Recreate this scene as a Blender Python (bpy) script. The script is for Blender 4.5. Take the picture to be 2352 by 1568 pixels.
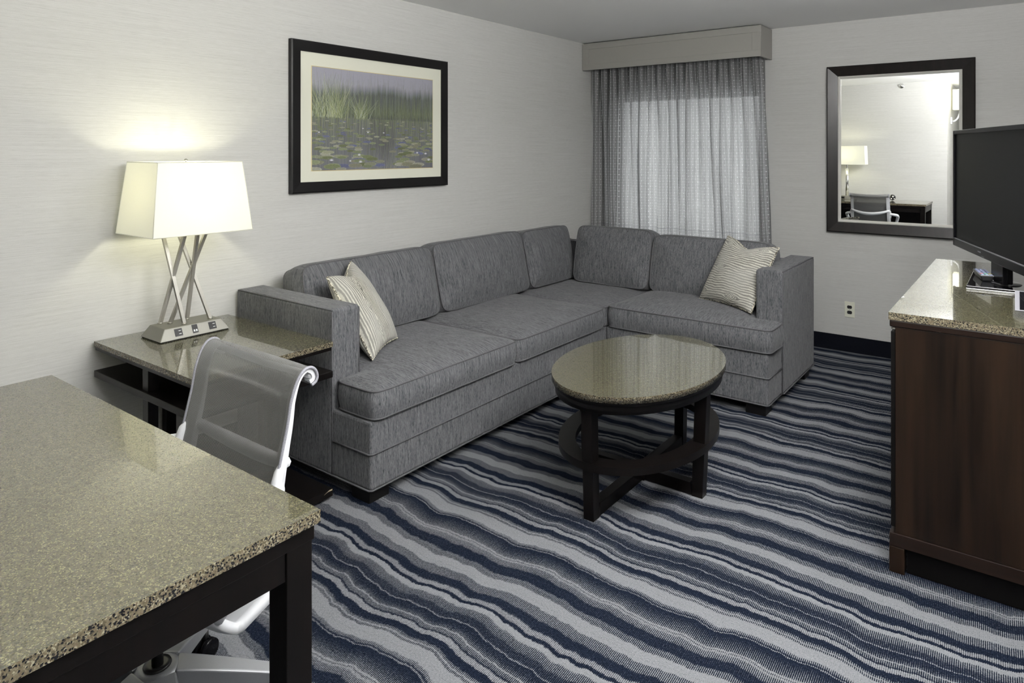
import bpy, bmesh, math, random
import numpy as np
from mathutils import Vector, Matrix, noise as mnoise
random.seed(7)
PI = math.pi
for o in list(bpy.data.objects): bpy.data.objects.remove(o)
S = bpy.context.scene
COL = S.collection

# ------------------------------------------------------------------ camera
CAM = Vector((3.2018, -5.5467, 1.4791)); YAW = 0.648; F_PX = 1578.54; HZ = 347.06
cd = bpy.data.cameras.new('camera'); cam = bpy.data.objects.new('camera', cd); COL.objects.link(cam)
cam.location = CAM; cam.rotation_euler = (PI/2, 0, YAW)
cd.sensor_width = 36.0; cd.lens = F_PX*36.0/2352.0
cd.shift_x = 0.0; cd.shift_y = (HZ-784.0)/2352.0
cd.clip_start = 0.05
S.camera = cam
# ------------------------------------------------------------------ view + world
S.view_settings.view_transform = 'Standard'; S.view_settings.look = 'None'
S.view_settings.gamma = 1.0; S.view_settings.use_curve_mapping = False
S.view_settings.exposure = 0.04
W = bpy.data.worlds.new('world'); S.world = W; W.use_nodes = True
wn = W.node_tree.nodes; wn['Background'].inputs[0].default_value = (1.0, 1.0, 0.98, 1)
wn['Background'].inputs[1].default_value = 3.3

# ------------------------------------------------------------------ added room lights, sources unseen (invented fixtures are modelled further down)
def area(name, loc, size, power, color=(1, 1, 1), rot=(0, 0, 0), sy=None, spread=None):
    l = bpy.data.lights.new(name, 'AREA'); l.shape = 'RECTANGLE' if sy else 'DISK'; l.size = size
    if sy: l.size_y = sy
    l.energy = power; l.color = color
    if spread: l.spread = spread
    o = bpy.data.objects.new(name, l); COL.objects.link(o); o.location = loc; o.rotation_euler = rot; return o
def point(name, loc, power, color, r=0.03):
    l = bpy.data.lights.new(name, 'POINT'); l.energy = power; l.color = color; l.shadow_soft_size = r
    o = bpy.data.objects.new(name, l); COL.objects.link(o); o.location = loc; return o
WARM = (1.0, 0.975, 0.70)
point('added_fill_room', (3.08, -2.5, 2.15), 36, (1.0, 0.995, 0.985), .19)  # invented overhead source, raises the brightness of walls and sofa
point('added_fill_hall', (3.0, -5.05, 2.15), 24, (1.0, 0.995, 0.985), .19)  # second invented overhead source, fills the desk end
area('added_fill_uplight', (3.37, -3.95, 1.86), 0.24, 175, (1.0, 0.995, 0.985), (PI, 0, 0))  # added uplight, bounces soft fill off the ceiling

# ------------------------------------------------------------------ mesh helpers
class MB:
    def __init__(s): s.v = []; s.f = []; s.m = []; s.uv = None; s.sm = []; s.col = None
    def add(s, vs, fs, mi=0, smooth=False):
        b = len(s.v); s.v += [tuple(map(float, p)) for p in vs]
        for f in fs: s.f.append(tuple(b+i for i in f)); s.m.append(mi); s.sm.append(smooth)
        return b
    def box(s, a, b, mi=0):
        x0, y0, z0 = (min(a[i], b[i]) for i in range(3)); x1, y1, z1 = (max(a[i], b[i]) for i in range(3))
        s.add([(x0,y0,z0),(x1,y0,z0),(x1,y1,z0),(x0,y1,z0),(x0,y0,z1),(x1,y0,z1),(x1,y1,z1),(x0,y1,z1)],
              [(0,3,2,1),(4,5,6,7),(0,1,5,4),(1,2,6,5),(2,3,7,6),(3,0,4,7)], mi); return s
    def hexa(s, p, mi=0):   # 8 points, bottom ring then top ring
        s.add(p, [(0,3,2,1),(4,5,6,7),(0,1,5,4),(1,2,6,5),(2,3,7,6),(3,0,4,7)], mi); return s
    def tube(s, path, r, n=8, closed=False, mi=0, caps=True, square=False, up=None):
        P = [Vector(p) for p in path]; N = len(P); R = r if hasattr(r, '__len__') else [r]*N
        rings = []; prev = None
        for i in range(N):
            if closed: t = (P[(i+1) % N]-P[i-1])
            else: t = P[min(i+1, N-1)]-P[max(i-1, 0)]
            t = t.normalized() if t.length > 1e-9 else Vector((0, 0, 1))
            ref = prev if prev is not None else (Vector(up) if up else (Vector((0, 0, 1)) if abs(t.z) < .9 else Vector((1, 0, 0))))
            a = (ref-t*ref.dot(t)); a = a.normalized() if a.length > 1e-6 else t.orthogonal().normalized()
            prev = a; b = t.cross(a)
            rings.append([P[i]+(a*math.cos(2*PI*(k+.5*square)/n)+b*math.sin(2*PI*(k+.5*square)/n))*R[i] for k in range(n)])
        vs = [p for q in rings for p in q]; fs = []
        for i in range(N if closed else N-1):
            j = (i+1) % N
            for k in range(n):
                l = (k+1) % n; fs.append((i*n+k, i*n+l, j*n+l, j*n+k))
        if caps and not closed: fs += [tuple(range(n))[::-1], tuple((N-1)*n+k for k in range(n))]
        s.add(vs, fs, mi, smooth=not square); return s
    def lathe(s, c, prof, n=32, mi=0, smooth=True, sx=1, sy=1):
        vs = []; fs = []
        for (r, z) in prof:
            for k in range(n): a = 2*PI*k/n; vs.append((c[0]+r*sx*math.cos(a), c[1]+r*sy*math.sin(a), c[2]+z))
        for i in range(len(prof)-1):
            for k in range(n): l = (k+1) % n; fs.append((i*n+k, i*n+l, (i+1)*n+l, (i+1)*n+k))
        if prof[0][0] > 1e-6: fs.append(tuple(range(n))[::-1])
        if prof[-1][0] > 1e-6: fs.append(tuple((len(prof)-1)*n+k for k in range(n)))
        s.add(vs, fs, mi, smooth); return s
    def prism(s, poly, z0, z1, mi=0, smooth=False):
        n = len(poly); s.add([(x, y, z0) for x, y in poly]+[(x, y, z1) for x, y in poly],
            [tuple(range(n))[::-1], tuple(range(n, 2*n))]+[(i, (i+1) % n, n+(i+1) % n, n+i) for i in range(n)], mi, smooth); return s
    def grid(s, P, nu, nv, mi=0, smooth=True, flip=False):   # P[j][i]
        vs = [P[j][i] for j in range(nv) for i in range(nu)]
        fs = []
        for j in range(nv-1):
            for i in range(nu-1):
                q = (j*nu+i, j*nu+i+1, (j+1)*nu+i+1, (j+1)*nu+i); fs.append(q[::-1] if flip else q)
        return s.add(vs, fs, mi, smooth)

def mk(name, mb, mats, parent=None, bevel=0, seg=2, loc=None, fixn=True):
    me = bpy.data.meshes.new(name)
    off = Vector((0, 0, 0))
    if parent is not None: off = root_loc(parent)
    elif loc is not None: off = Vector(loc)
    me.from_pydata([tuple(Vector(p)-off) for p in mb.v], [], mb.f)
    if not isinstance(mats, (list, tuple)): mats = [mats]
    for m in mats: me.materials.append(m)
    me.polygons.foreach_set('material_index', mb.m); me.polygons.foreach_set('use_smooth', mb.sm)
    if mb.uv is not None:
        u = me.uv_layers.new(name='UVMap'); arr = np.array(mb.uv, dtype=np.float32)
        li = np.zeros(len(me.loops), dtype=np.int32); me.loops.foreach_get('vertex_index', li)
        u.data.foreach_set('uv', arr[li].ravel())
    if mb.col is not None:
        ca = me.color_attributes.new('Col', 'FLOAT_COLOR', 'POINT'); ca.data.foreach_set('color', np.array(mb.col, dtype=np.float32).ravel())
    if fixn:
        bm = bmesh.new(); bm.from_mesh(me); bmesh.ops.recalc_face_normals(bm, faces=bm.faces); bm.to_mesh(me); bm.free()
    me.update()
    o = bpy.data.objects.new(name, me); COL.objects.link(o)
    if parent is not None: o.parent = parent
    elif loc is not None: o.location = off
    if bevel:
        md = o.modifiers.new('bevel', 'BEVEL'); md.width = bevel; md.segments = seg; md.limit_method = 'ANGLE'; md.angle_limit = math.radians(40)
    return o
def root_loc(o):
    r = Vector(o.location)
    while o.parent: o = o.parent; r += o.location
    return r
def thing(name, label, cat, loc=(0, 0, 0), group=None):
    o = bpy.data.objects.new(name, None); COL.objects.link(o); o.location = loc; o.empty_display_size = .1
    tag(o, label, cat, group); return o
def tag(o, label, cat, group=None):
    o['label'] = label; o['category'] = cat
    if group: o['group'] = group
    return o
def struct(o): o['kind'] = 'structure'; return o
def bx(name, a, b, mat, parent=None, bevel=0, loc=None):
    return mk(name, MB().box(a, b), mat, parent, bevel, loc=loc)

# ------------------------------------------------------------------ node helpers
class NT:
    def __init__(s, name):
        s.mat = bpy.data.materials.new(name); s.mat.use_nodes = True; s.t = s.mat.node_tree; s.n = s.t.nodes; s.l = s.t.links
        s.b = s.n['Principled BSDF']; s.out = s.n['Material Output']
    def new(s, t, **k):
        n = s.n.new(t)
        for a, v in k.items(): setattr(n, a, v)
        return n
    def put(s, sock, v):
        if v is None: return
        if isinstance(v, bpy.types.NodeSocket): s.l.new(v, sock)
        elif isinstance(v, (tuple, list)):
            sock.default_value = tuple(v)+((1,) if len(v) == 3 and len(sock.default_value) == 4 else ())
        else: sock.default_value = v
    def m(s, op, a, b=None, c=None, clamp=False):
        n = s.new('ShaderNodeMath', operation=op, use_clamp=clamp); s.put(n.inputs[0], a); s.put(n.inputs[1], b); s.put(n.inputs[2], c); return n.outputs[0]
    def mix(s, f, a, b, mode='MIX'):
        n = s.new('ShaderNodeMix', data_type='RGBA', blend_type=mode); s.put(n.inputs['Factor'], f); s.put(n.inputs[6], a); s.put(n.inputs[7], b); return n.outputs[2]
    def coord(s, k='Object'): return s.new('ShaderNodeTexCoord').outputs[k]
    def xyz(s, v):
        n = s.new('ShaderNodeSeparateXYZ'); s.put(n.inputs[0], v); return n.outputs
    def vec(s, x, y, z):
        n = s.new('ShaderNodeCombineXYZ'); s.put(n.inputs[0], x); s.put(n.inputs[1], y); s.put(n.inputs[2], z); return n.outputs[0]
    def mapp(s, v, scale=(1, 1, 1), rot=(0, 0, 0), loc=(0, 0, 0)):
        n = s.new('ShaderNodeMapping'); s.put(n.inputs[0], v); n.inputs['Scale'].default_value = scale; n.inputs['Rotation'].default_value = rot; n.inputs['Location'].default_value = loc; return n.outputs[0]
    def noise(s, v, scale=5, detail=2, rough=.5, dist=0):
        n = s.new('ShaderNodeTexNoise'); s.put(n.inputs['Vector'], v); n.inputs['Scale'].default_value = scale; n.inputs['Detail'].default_value = detail; n.inputs['Roughness'].default_value = rough; n.inputs['Distortion'].default_value = dist; return n.outputs['Fac']
    def voro(s, v, scale=5, feat='F1', out='Distance'):
        n = s.new('ShaderNodeTexVoronoi', feature=feat); s.put(n.inputs['Vector'], v); n.inputs['Scale'].default_value = scale; return n.outputs[out]
    def ramp(s, f, stops, interp='LINEAR'):
        n = s.new('ShaderNodeValToRGB'); s.put(n.inputs[0], f); cr = n.color_ramp; cr.interpolation = interp
        while len(cr.elements) < len(stops): cr.elements.new(1.0)
        for e, (p, c) in zip(cr.elements, stops):
            e.position = p; e.color = (tuple(c)+(1,)) if hasattr(c, '__len__') else (c, c, c, 1)
        return n.outputs[0]
    def bump(s, h, strength=.2, dist=.01):
        n = s.new('ShaderNodeBump'); n.inputs['Strength'].default_value = strength; n.inputs['Distance'].default_value = dist; s.put(n.inputs['Height'], h); s.l.new(n.outputs[0], s.b.inputs['Normal'])
    def base(s, c=None, rough=None, metal=None, spec=None, coat=None, coatr=None, ior=None):
        b = s.b.inputs; s.put(b['Base Color'], c); s.put(b['Roughness'], rough); s.put(b['Metallic'], metal)
        s.put(b['Specular IOR Level'], spec); s.put(b['Coat Weight'], coat); s.put(b['Coat Roughness'], coatr); s.put(b['IOR'], ior); return s
def simple(name, c, rough=.5, metal=0, spec=.5, coat=0, var=.0, scale=40, bump=0):
    t = NT(name); t.base(c, rough, metal, spec, coat)
    if var or bump:
        n = t.noise(t.coord(), scale, 3)
        if var: t.base(t.mix(n, tuple(x*(1-var) for x in c), tuple(min(1, x*(1+var)) for x in c)))
        if bump: t.bump(n, bump, .002)
    return t.mat

# ------------------------------------------------------------------ materials
def mat_wallpaper():
    t = NT('grasscloth_wallpaper'); co = t.coord()
    x, y, z = t.xyz(co)[:3]
    h = t.m('ADD', x, y)
    v1 = t.noise(t.vec(t.m('MULTIPLY', h, 2.6), 0, t.m('MULTIPLY', z, 240.0)), 1.0, 3, .6)
    v2 = t.noise(t.vec(t.m('MULTIPLY', h, 22.0), 3, t.m('MULTIPLY', z, 620.0)), 1.0, 2, .6)
    v3 = t.noise(t.vec(t.m('MULTIPLY', h, 330.0), 3, t.m('MULTIPLY', z, 330.0)), 1.0, 1)
    f = t.m('ADD', t.m('MULTIPLY', v1, .45), t.m('ADD', t.m('MULTIPLY', v2, .38), t.m('MULTIPLY', v3, .17)))
    c = t.ramp(f, [(.30, (.41, .408, .393)), (.42, (.495, .493, .478)), (.55, (.557, .556, .540)), (.72, (.605, .605, .59))])
    t.base(c, .75, 0, .25); t.bump(f, .18, .002); return t.mat
def mat_granite(name='polished_granite'):
    t = NT(name); co = t.coord()
    v = t.voro(co, 470, 'F1', 'Color'); s = t.new('ShaderNodeSeparateColor'); t.put(s.inputs[0], v); r = s.outputs[0]; g = s.outputs[1]
    n = t.noise(co, 95, 4, .6)
    f = t.m('ADD', t.m('MULTIPLY', r, .65), t.m('MULTIPLY', n, .5))
    c = t.ramp(f, [(.25, (.012, .012, .008)), (.36, (.034, .034, .019)), (.47, (.066, .065, .033)), (.60, (.096, .094, .049)), (.74, (.088, .070, .038)), (.88, (.170, .165, .095))])
    c = t.mix(t.m('GREATER_THAN', g, .93), c, (.045, .045, .045))
    t.base(c, t.ramp(f, [(.30, .35), (.50, .12), (.62, .12), (.80, .30)]), 0, .5, .85, .012); t.b.inputs['Coat IOR'].default_value = 1.78; return t.mat
def mat_granite_edge():
    t = NT('rough_sawn_granite_edge'); co = t.coord()
    v = t.voro(t.mapp(co, (1, 1, 1)), 380, 'F1', 'Color'); s = t.new('ShaderNodeSeparateColor'); t.put(s.inputs[0], v); r = s.outputs[0]
    n = t.noise(co, 80, 3, .6)
    f = t.m('ADD', t.m('MULTIPLY', r, .7), t.m('MULTIPLY', n, .4))
    c = t.ramp(f, [(.24, (.012, .012, .014)), (.34, (.02, .02, .022)), (.38, (.085, .072, .046)), (.55, (.15, .132, .086)), (.72, (.115, .088, .060)), (.88, (.28, .26, .185))])
    t.base(c, .22, 0, .5); return t.mat
def mat_wood(name, dark, light, rough=.3, axis='z', scale=1.0, coat=.2, contrast=(.35, .7)):
    t = NT(name); co = t.coord()
    sc = {'z': (30, 30, 1.5), 'x': (1.5, 30, 30), 'y': (30, 1.5, 30)}[axis]
    n = t.noise(t.mapp(co, tuple(q*scale for q in sc)), 1.0, 5, .6, .6)
    n2 = t.noise(t.mapp(co, tuple(q*scale*.2 for q in sc)), 1.0, 2, .6, .3)
    f = t.m('ADD', t.m('MULTIPLY', n, .78), t.m('MULTIPLY', n2, .22))
    t.base(t.ramp(f, [(contrast[0], dark), (contrast[1], light)]), rough, 0, .24, coat, .2); t.bump(n, .05, .002); return t.mat
def mat_fabric(name, dense, other, col=1.0):
    # heathered chenille: streaks run along the remaining axes; `dense` is the axis across the streaks
    t = NT(name); co = t.coord(); ax = dict(zip('xyz', t.xyz(co)[:3])); nn = dict(zip('xyz', t.xyz(t.coord('Normal'))[:3]))
    side = t.m('GREATER_THAN', t.m('ABSOLUTE', nn[dense]), .72)
    d = t.m('ADD', t.m('MULTIPLY', ax[dense], t.m('SUBTRACT', 1, side)), t.m('MULTIPLY', ax[other], side))
    sl = t.m('ADD', ax['z'], t.m('MULTIPLY', ax[other], t.m('SUBTRACT', 1, side)))
    v = t.vec(t.m('MULTIPLY', d, 820.0), t.m('MULTIPLY', sl, 62.0), t.m('MULTIPLY', t.m('SUBTRACT', ax['z'], ax[other]), 8.0))
    n1 = t.noise(v, 1.0, 3, .65)
    n2 = t.noise(t.vec(t.m('MULTIPLY', d, 120.0), t.m('MULTIPLY', sl, 12.0), 0), 1.0, 2, .5)
    n3 = t.noise(co, 700, 1)
    f = t.m('ADD', t.m('MULTIPLY', n1, .62), t.m('ADD', t.m('MULTIPLY', n2, .26), t.m('MULTIPLY', n3, .12)))
    c = t.ramp(f, [(.36, (.012*col, .012*col, .014*col)), (.44, (.062*col, .070*col, .075*col)), (.50, (.118*col, .118*col, .126*col)), (.58, (.150*col, .150*col, .160*col)), (.70, (.27*col, .27*col, .29*col))])
    t.base(c, .9, 0, .12); t.b.inputs['Sheen Weight'].default_value = .10; t.b.inputs['Sheen Roughness'].default_value = .5
    t.bump(f, .35, .0025); return t.mat
def mat_carpet():
    t = NT('wave_striped_carpet'); co = t.coord(); x, y, z = t.xyz(co)[:3]
    wa = t.noise(t.vec(t.m('MULTIPLY', x, 2.6), t.m('MULTIPLY', y, .9), 0), 1.0, 2, .5)
    wb = t.noise(t.vec(t.m('MULTIPLY', x, 9.0), t.m('MULTIPLY', y, 3.0), 5), 1.0, 2, .5)
    wc = t.noise(t.vec(t.m('MULTIPLY', x, 70.0), t.m('MULTIPLY', y, 45.0), 9), 1.0, 3, .7)
    w = t.m('ADD', t.m('MULTIPLY', t.m('SUBTRACT', wa, .5), .13), t.m('ADD', t.m('MULTIPLY', t.m('SUBTRACT', wb, .5), .05), t.m('MULTIPLY', t.m('SUBTRACT', wc, .5), .016)))
    s = t.m('SUBTRACT', -2.95, t.m('ADD', y, w))
    ph = t.m('FRACT', t.m('DIVIDE', t.m('ADD', s, 7.1), .71))
    P = .71
    A = [(0, .45), (.014, .5), (.02, 1), (.046, 1), (.049, .8), (.052, 1), (.064, 1), (.068, .5), (.104, .5), (.11, .1), (.14, .12), (.147, .72), (.163, .72), (.168, .05), (.178, .1), (.183, 1), (.2, 1), (.206, .5), (.235, .42), (.242, .22), (.268, .2), (.274, .78), (.277, .12), (.3, .2), (.322, .46), (.325, 1), (.330, .5), (.346, .45), (.350, .06)]
    B = [(.350, .06), (.357, .8), (.375, .75), (.379, .05), (.405, .15), (.41, .5), (.418, .5), (.421, 1), (.426, .5), (.434, .5), (.438, 1), (.462, 1), (.465, .8), (.468, 1), (.49, 1), (.494, .58), (.506, .5), (.511, .05), (.517, .8), (.521, .05), (.533, .12), (.598, .5), (.604, 1), (.61, .5), (.617, .9), (.624, .55), (.648, .48), (.655, .1), (.67, .16), (.694, .1), (.7, .5), (.71, .5)]
    ra = t.ramp(ph, [(a/P, v) for a, v in A]); rb = t.ramp(ph, [(a/P, v) for a, v in B])
    val = t.mix(t.m('GREATER_THAN', ph, .35/P), ra, rb)
    val = t.xyz(val)[0]
    jig = t.noise(t.vec(t.m('MULTIPLY', x, 3), t.m('MULTIPLY', y, 14), 2), 1.0, 2)
    val = t.m('ADD', val, t.m('MULTIPLY', t.m('SUBTRACT', jig, .62), .18))
    hx = t.m('ABSOLUTE', t.m('SUBTRACT', t.m('FRACT', t.m('DIVIDE', t.m('ADD', x, t.m('MULTIPLY', y, .04)), 0.0053)), .5))
    pile = t.noise(co, 420, 2, .7)
    th = t.m('ADD', t.m('MULTIPLY', hx, 1.35), t.m('MULTIPLY', pile, .42))
    pile2 = t.noise(co, 170, 3, .75)
    val = t.m('ADD', val, t.m('MULTIPLY', t.m('SUBTRACT', pile2, .5), .75))
    lt = t.m('DIVIDE', t.m('ADD', t.m('SUBTRACT', val, t.m('MULTIPLY', th, 1.0)), .17), .30, clamp=True)
    big = t.noise(co, 3.0, 2)
    pc_ = t.ramp(t.m('ADD', t.m('MULTIPLY', pile, .6), t.m('MULTIPLY', pile2, .4)), [(.36, 0.0), (.64, 1.0)])
    light = t.mix(pc_, (.14, .147, .158), (.28, .288, .305)); dark = t.mix(pc_, (.0015, .0025, .006), (.019, .026, .046))
    c = t.mix(lt, dark, light)
    t.base(c, 1.0, 0, .0)
    t.bump(t.m('ADD', pile, t.m('MULTIPLY', lt, .25)), .6, .006); return t.mat
def mat_curtain():
    t = NT('woven_drape_fabric'); uv = t.coord('UV'); u, v, _ = t.xyz(uv)[:3]
    u = t.m('ADD', u, t.m('MULTIPLY', t.noise(t.vec(0, t.m('MULTIPLY', v, 3), 0), 1, 1), .004))
    # fine vertical threads
    fine = t.noise(t.vec(t.m('MULTIPLY', u, 520), t.m('MULTIPLY', v, 14), 0), 1, 2, .7)
    # ladder columns
    def ladder(per, off, w, rp, ro):
        fu = t.m('SUBTRACT', t.m('FRACT', t.m('DIVIDE', t.m('ADD', u, off), per)), .5); au = t.m('MULTIPLY', t.m('ABSOLUTE', fu), per)
        rail = t.m('LESS_THAN', t.m('ABSOLUTE', t.m('SUBTRACT', au, w)), .0011)
        fv = t.m('MULTIPLY', t.m('ABSOLUTE', t.m('SUBTRACT', t.m('FRACT', t.m('DIVIDE', t.m('ADD', v, ro), rp)), .5)), rp)
        gap = t.m('GREATER_THAN', fv, .004)
        rung = t.m('MULTIPLY', t.m('LESS_THAN', au, w+.001), t.m('LESS_THAN', fv, .003))
        return t.m('MAXIMUM', t.m('MULTIPLY', rail, gap), rung)
    L1 = ladder(.052, 0, .0045, .048, 0); L2 = ladder(.052, .017, .0032, .048, .024)
    fu = t.m('FRACT', t.m('DIVIDE', u, .0062)); thin = t.m('LESS_THAN', fu, .32)
    fd = t.m('MULTIPLY', t.m('LESS_THAN', t.m('ABSOLUTE', t.m('SUBTRACT', t.m('FRACT', t.m('DIVIDE', u, .013)), .5)), .12), t.m('LESS_THAN', t.m('FRACT', t.m('DIVIDE', v, .024)), .14))
    pat = t.m('MAXIMUM', t.m('MAXIMUM', L1, L2), t.m('MAXIMUM', t.m('MULTIPLY', thin, .30), t.m('MULTIPLY', fd, .9)))
    basec = t.ramp(fine, [(.38, (.013, .013, .014)), (.65, (.15, .15, .152))])
    c = t.mix(pat, basec, (.74, .74, .76))
    t.base(c, .42, 0, .5); t.b.inputs['Sheen Weight'].default_value = .3
    t.bump(t.m('ADD', pat, t.noise(t.vec(t.m('MULTIPLY', u, 25), t.m('MULTIPLY', v, 18), 0), 1, 3)), .25, .004)
    tr = t.new('ShaderNodeBsdfTranslucent'); t.put(tr.inputs[0], t.mix(.55, c, (.78, .79, .79)))
    mx = t.new('ShaderNodeMixShader'); mx.inputs[0].default_value = .24
    t.l.new(t.b.outputs[0], mx.inputs[1]); t.l.new(tr.outputs[0], mx.inputs[2])
    tp = t.new('ShaderNodeBsdfTransparent'); m2 = t.new('ShaderNodeMixShader'); hole = t.m('MULTIPLY', t.m('SUBTRACT', 1, t.m('MULTIPLY', pat, .8)), t.m('ADD', .0, t.m('MULTIPLY', fine, .10)))
    t.put(m2.inputs[0], hole); t.l.new(mx.outputs[0], m2.inputs[1]); t.l.new(tp.outputs[0], m2.inputs[2]); t.l.new(m2.outputs[0], t.out.inputs[0]); return t.mat
def mat_attr(name, rough=.6, spec=.3, coat=0, bump=0):
    t = NT(name); a = t.new('ShaderNodeAttribute', attribute_name='Col'); t.base(a.outputs[0], rough, 0, spec, coat, .05)
    if bump:
        t.bump(t.m('ADD', t.xyz(a.outputs[1])[0], t.m('MULTIPLY', t.noise(t.coord(), 600, 2), .6)), bump, .003)
    return t.mat
def mat_shade(name, emit=1.0, c=(.98, 1.0, .90)):
    t = NT(name); co = t.coord(); n = t.noise(co, 500, 2)
    col = t.mix(n, (.76, .76, .72), (.84, .84, .80)); t.base(col, .8, 0, .2)
    tr = t.new('ShaderNodeBsdfTranslucent'); t.put(tr.inputs[0], (.90, .88, .76))
    mx = t.new('ShaderNodeMixShader'); mx.inputs[0].default_value = .30
    t.l.new(t.b.outputs[0], mx.inputs[1]); t.l.new(tr.outputs[0], mx.inputs[2])
    em = t.new('ShaderNodeEmission'); em.inputs[0].default_value = c+(1,); em.inputs[1].default_value = emit
    ad = t.new('ShaderNodeAddShader'); t.l.new(mx.outputs[0], ad.inputs[0]); t.l.new(em.outputs[0], ad.inputs[1]); t.l.new(ad.outputs[0], t.out.inputs[0]); return t.mat
def mat_emit(name, c, s):
    t = NT(name); t.base(c, .5); t.b.inputs['Emission Color'].default_value = c+(1,); t.b.inputs['Emission Strength'].default_value = s; return t.mat
def mat_mesh():
    t = NT('chair_mesh_weave'); uv = t.coord('UV'); u, v, _ = t.xyz(uv)[:3]
    a = t.m('SINE', t.m('MULTIPLY', u, 2*PI/.0042)); b = t.m('SINE', t.m('MULTIPLY', v, 2*PI/.0042))
    k = t.m('MULTIPLY', a, b)
    c = t.mix(t.m('GREATER_THAN', k, .15), (.105, .106, .106), (.265, .265, .262))
    t.base(c, .55, 0, .35); t.bump(k, .3, .001)
    tp = t.new('ShaderNodeBsdfTransparent'); mx = t.new('ShaderNodeMixShader')
    f = t.m('MULTIPLY', t.m('LESS_THAN', k, -.30), .55)
    t.put(mx.inputs[0], f); t.l.new(t.b.outputs[0], mx.inputs[1]); t.l.new(tp.outputs[0], mx.inputs[2]); t.l.new(mx.outputs[0], t.out.inputs[0]); return t.mat

M = {}
M['paper'] = mat_wallpaper()
M['ceil'] = simple('ceiling_paint', (.84, .84, .84), .9, spec=.1, var=.02, scale=300, bump=.05)
M['carpet'] = mat_carpet()
M['granite'] = mat_granite(); M['granite_edge'] = mat_granite_edge()
M['espresso'] = mat_wood('espresso_wood', (.0022, .0017, .0016), (.0052, .0036, .0032), .36, 'z', 1.0, .0)
M['cabwood'] = mat_wood('mahogany_wood', (.0045, .0026, .0018), (.0235, .0125, .0070), .36, 'z', .6, .05, (.36, .68))
M['cabwood_x'] = mat_wood('mahogany_trim_wood', (.009, .0052, .0038), (.018, .0098, .0068), .34, 'x', 1.0, .05)
M['fabL'] = mat_fabric('grey_chenille_long_side', 'y', 'x'); M['fabR'] = mat_fabric('grey_chenille_short_side', 'x', 'y')
M['pipe'] = simple('chenille_welt', (.085, .085, .091), .85, var=.3, scale=300)
M['black'] = simple('black_feet', (.005, .0045, .0045), .5, spec=.2)
M['baseb'] = simple('navy_carpet_base', (.007, .008, .012), .9, spec=.03, var=.4, scale=300, bump=.4)
M['val'] = simple('valance_paint', (.315, .308, .285), .5, spec=.3, var=.02)
M['valcap'] = simple('dark_gap', (.05, .05, .05), .8)
M['curtain'] = mat_curtain()
M['frameblk'] = simple('black_frame_lacquer', (.006, .0055, .006), .3, spec=.3)
M['mirframe'] = mat_wood('dark_mirror_frame_wood', (.006, .005, .0048), (.016, .012, .011), .34, 'z', 1, .15)
M['silver'] = simple('silver_lip', (.66, .65, .61), .3, .15)
M['mirror'] = simple('mirror_glass', (.93, .94, .93), .0, 1.0)
M['mat'] = simple('cream_mat_board', (.70, .70, .60), .8, spec=.2)
M['fillet'] = simple('gold_fillet', (.60, .50, .26), .5)
M['print'] = mat_attr('framed_print', .45, .2, 0)
M['pillow'] = mat_attr('woven_pillow_fabric', .85, .2, 0, .5)
M['nickel'] = simple('brushed_nickel', (.40, .39, .355), .40, 1.0, var=.06, scale=200)
M['nickelb'] = simple('satin_nickel_base', (.27, .265, .24), .5, .9, var=.06, scale=200)
M['chrome'] = simple('chrome', (.75, .75, .74), .12, 1.0)
M['shade'] = mat_shade('lamp_shade_linen', .12)
M['seam'] = mat_shade('shade_trim_tape', .06)
M['bulb'] = mat_emit('lamp_bulb', (1.0, .95, .75), 12)
M['outlet'] = simple('almond_plastic', (.78, .78, .66), .35)
M['outblk'] = simple('black_plastic', (.012, .012, .013), .3)
M['white'] = simple('white_plastic', (.62, .63, .655), .4, spec=.3)
M['mesh'] = mat_mesh()
M['meshtrim'] = simple('mesh_edge_binding', (.22, .22, .25), .6, var=.7, scale=500)
M['alu'] = simple('silver_cast_aluminium', (.42, .43, .45), .42, .55, var=.08, scale=500)
M['tvblk'] = simple('gloss_black_plastic', (.004, .004, .005), .2, spec=.12)
M['screen'] = simple('tv_screen', (.006, .006, .006), .35, spec=.06)
M['tvline'] = simple('tv_screen_trim', (.12, .12, .13), .3)
M['glassblk'] = simple('black_glass', (.006, .006, .008), .03, spec=.7, coat=.5)
M['doorblk'] = simple('dark_door_face', (.004, .0035, .0035), .5, spec=.12)
M['cup'] = simple('paper_cup', (.72, .72, .70), .6)
M['leather'] = simple('silver_trim', (.30, .30, .33), .35, .3)

# ================================================================== ROOM SHELL
H = 2.44
YB = -5.48; XC = 2.28; XR = 3.55; YE = -8.2; T = .12
WX0, WX1, WZ0, WZ1 = .19, 1.49, .70, 1.965
struct(bx('floor', (-T, YE-T, -.08), (XR+T, T, 0), M['carpet']))
struct(bx('ceiling', (-T, YE-T, H), (XR+T, T, H+.1), M['ceil']))
struct(bx('wall_left', (-T, YB, 0), (0, T, H), M['paper']))
w = MB(); w.box((0, 0, 0), (WX0, T, H)); w.box((WX1, 0, 0), (XR, T, H)); w.box((WX0, 0, 0), (WX1, T, WZ0)); w.box((WX0, 0, WZ1), (WX1, T, H))
struct(mk('wall_back', w, M['paper']))
struct(bx('wall_right', (XR, YE, 0), (XR+T, T, H), M['paper']))
struct(bx('wall_near', (-T, YE, 0), (XC, YB, H), M['paper']))
struct(bx('wall_hall_end', (XC, YE-T, 0), (XR, YE, H), M['paper']))
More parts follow.
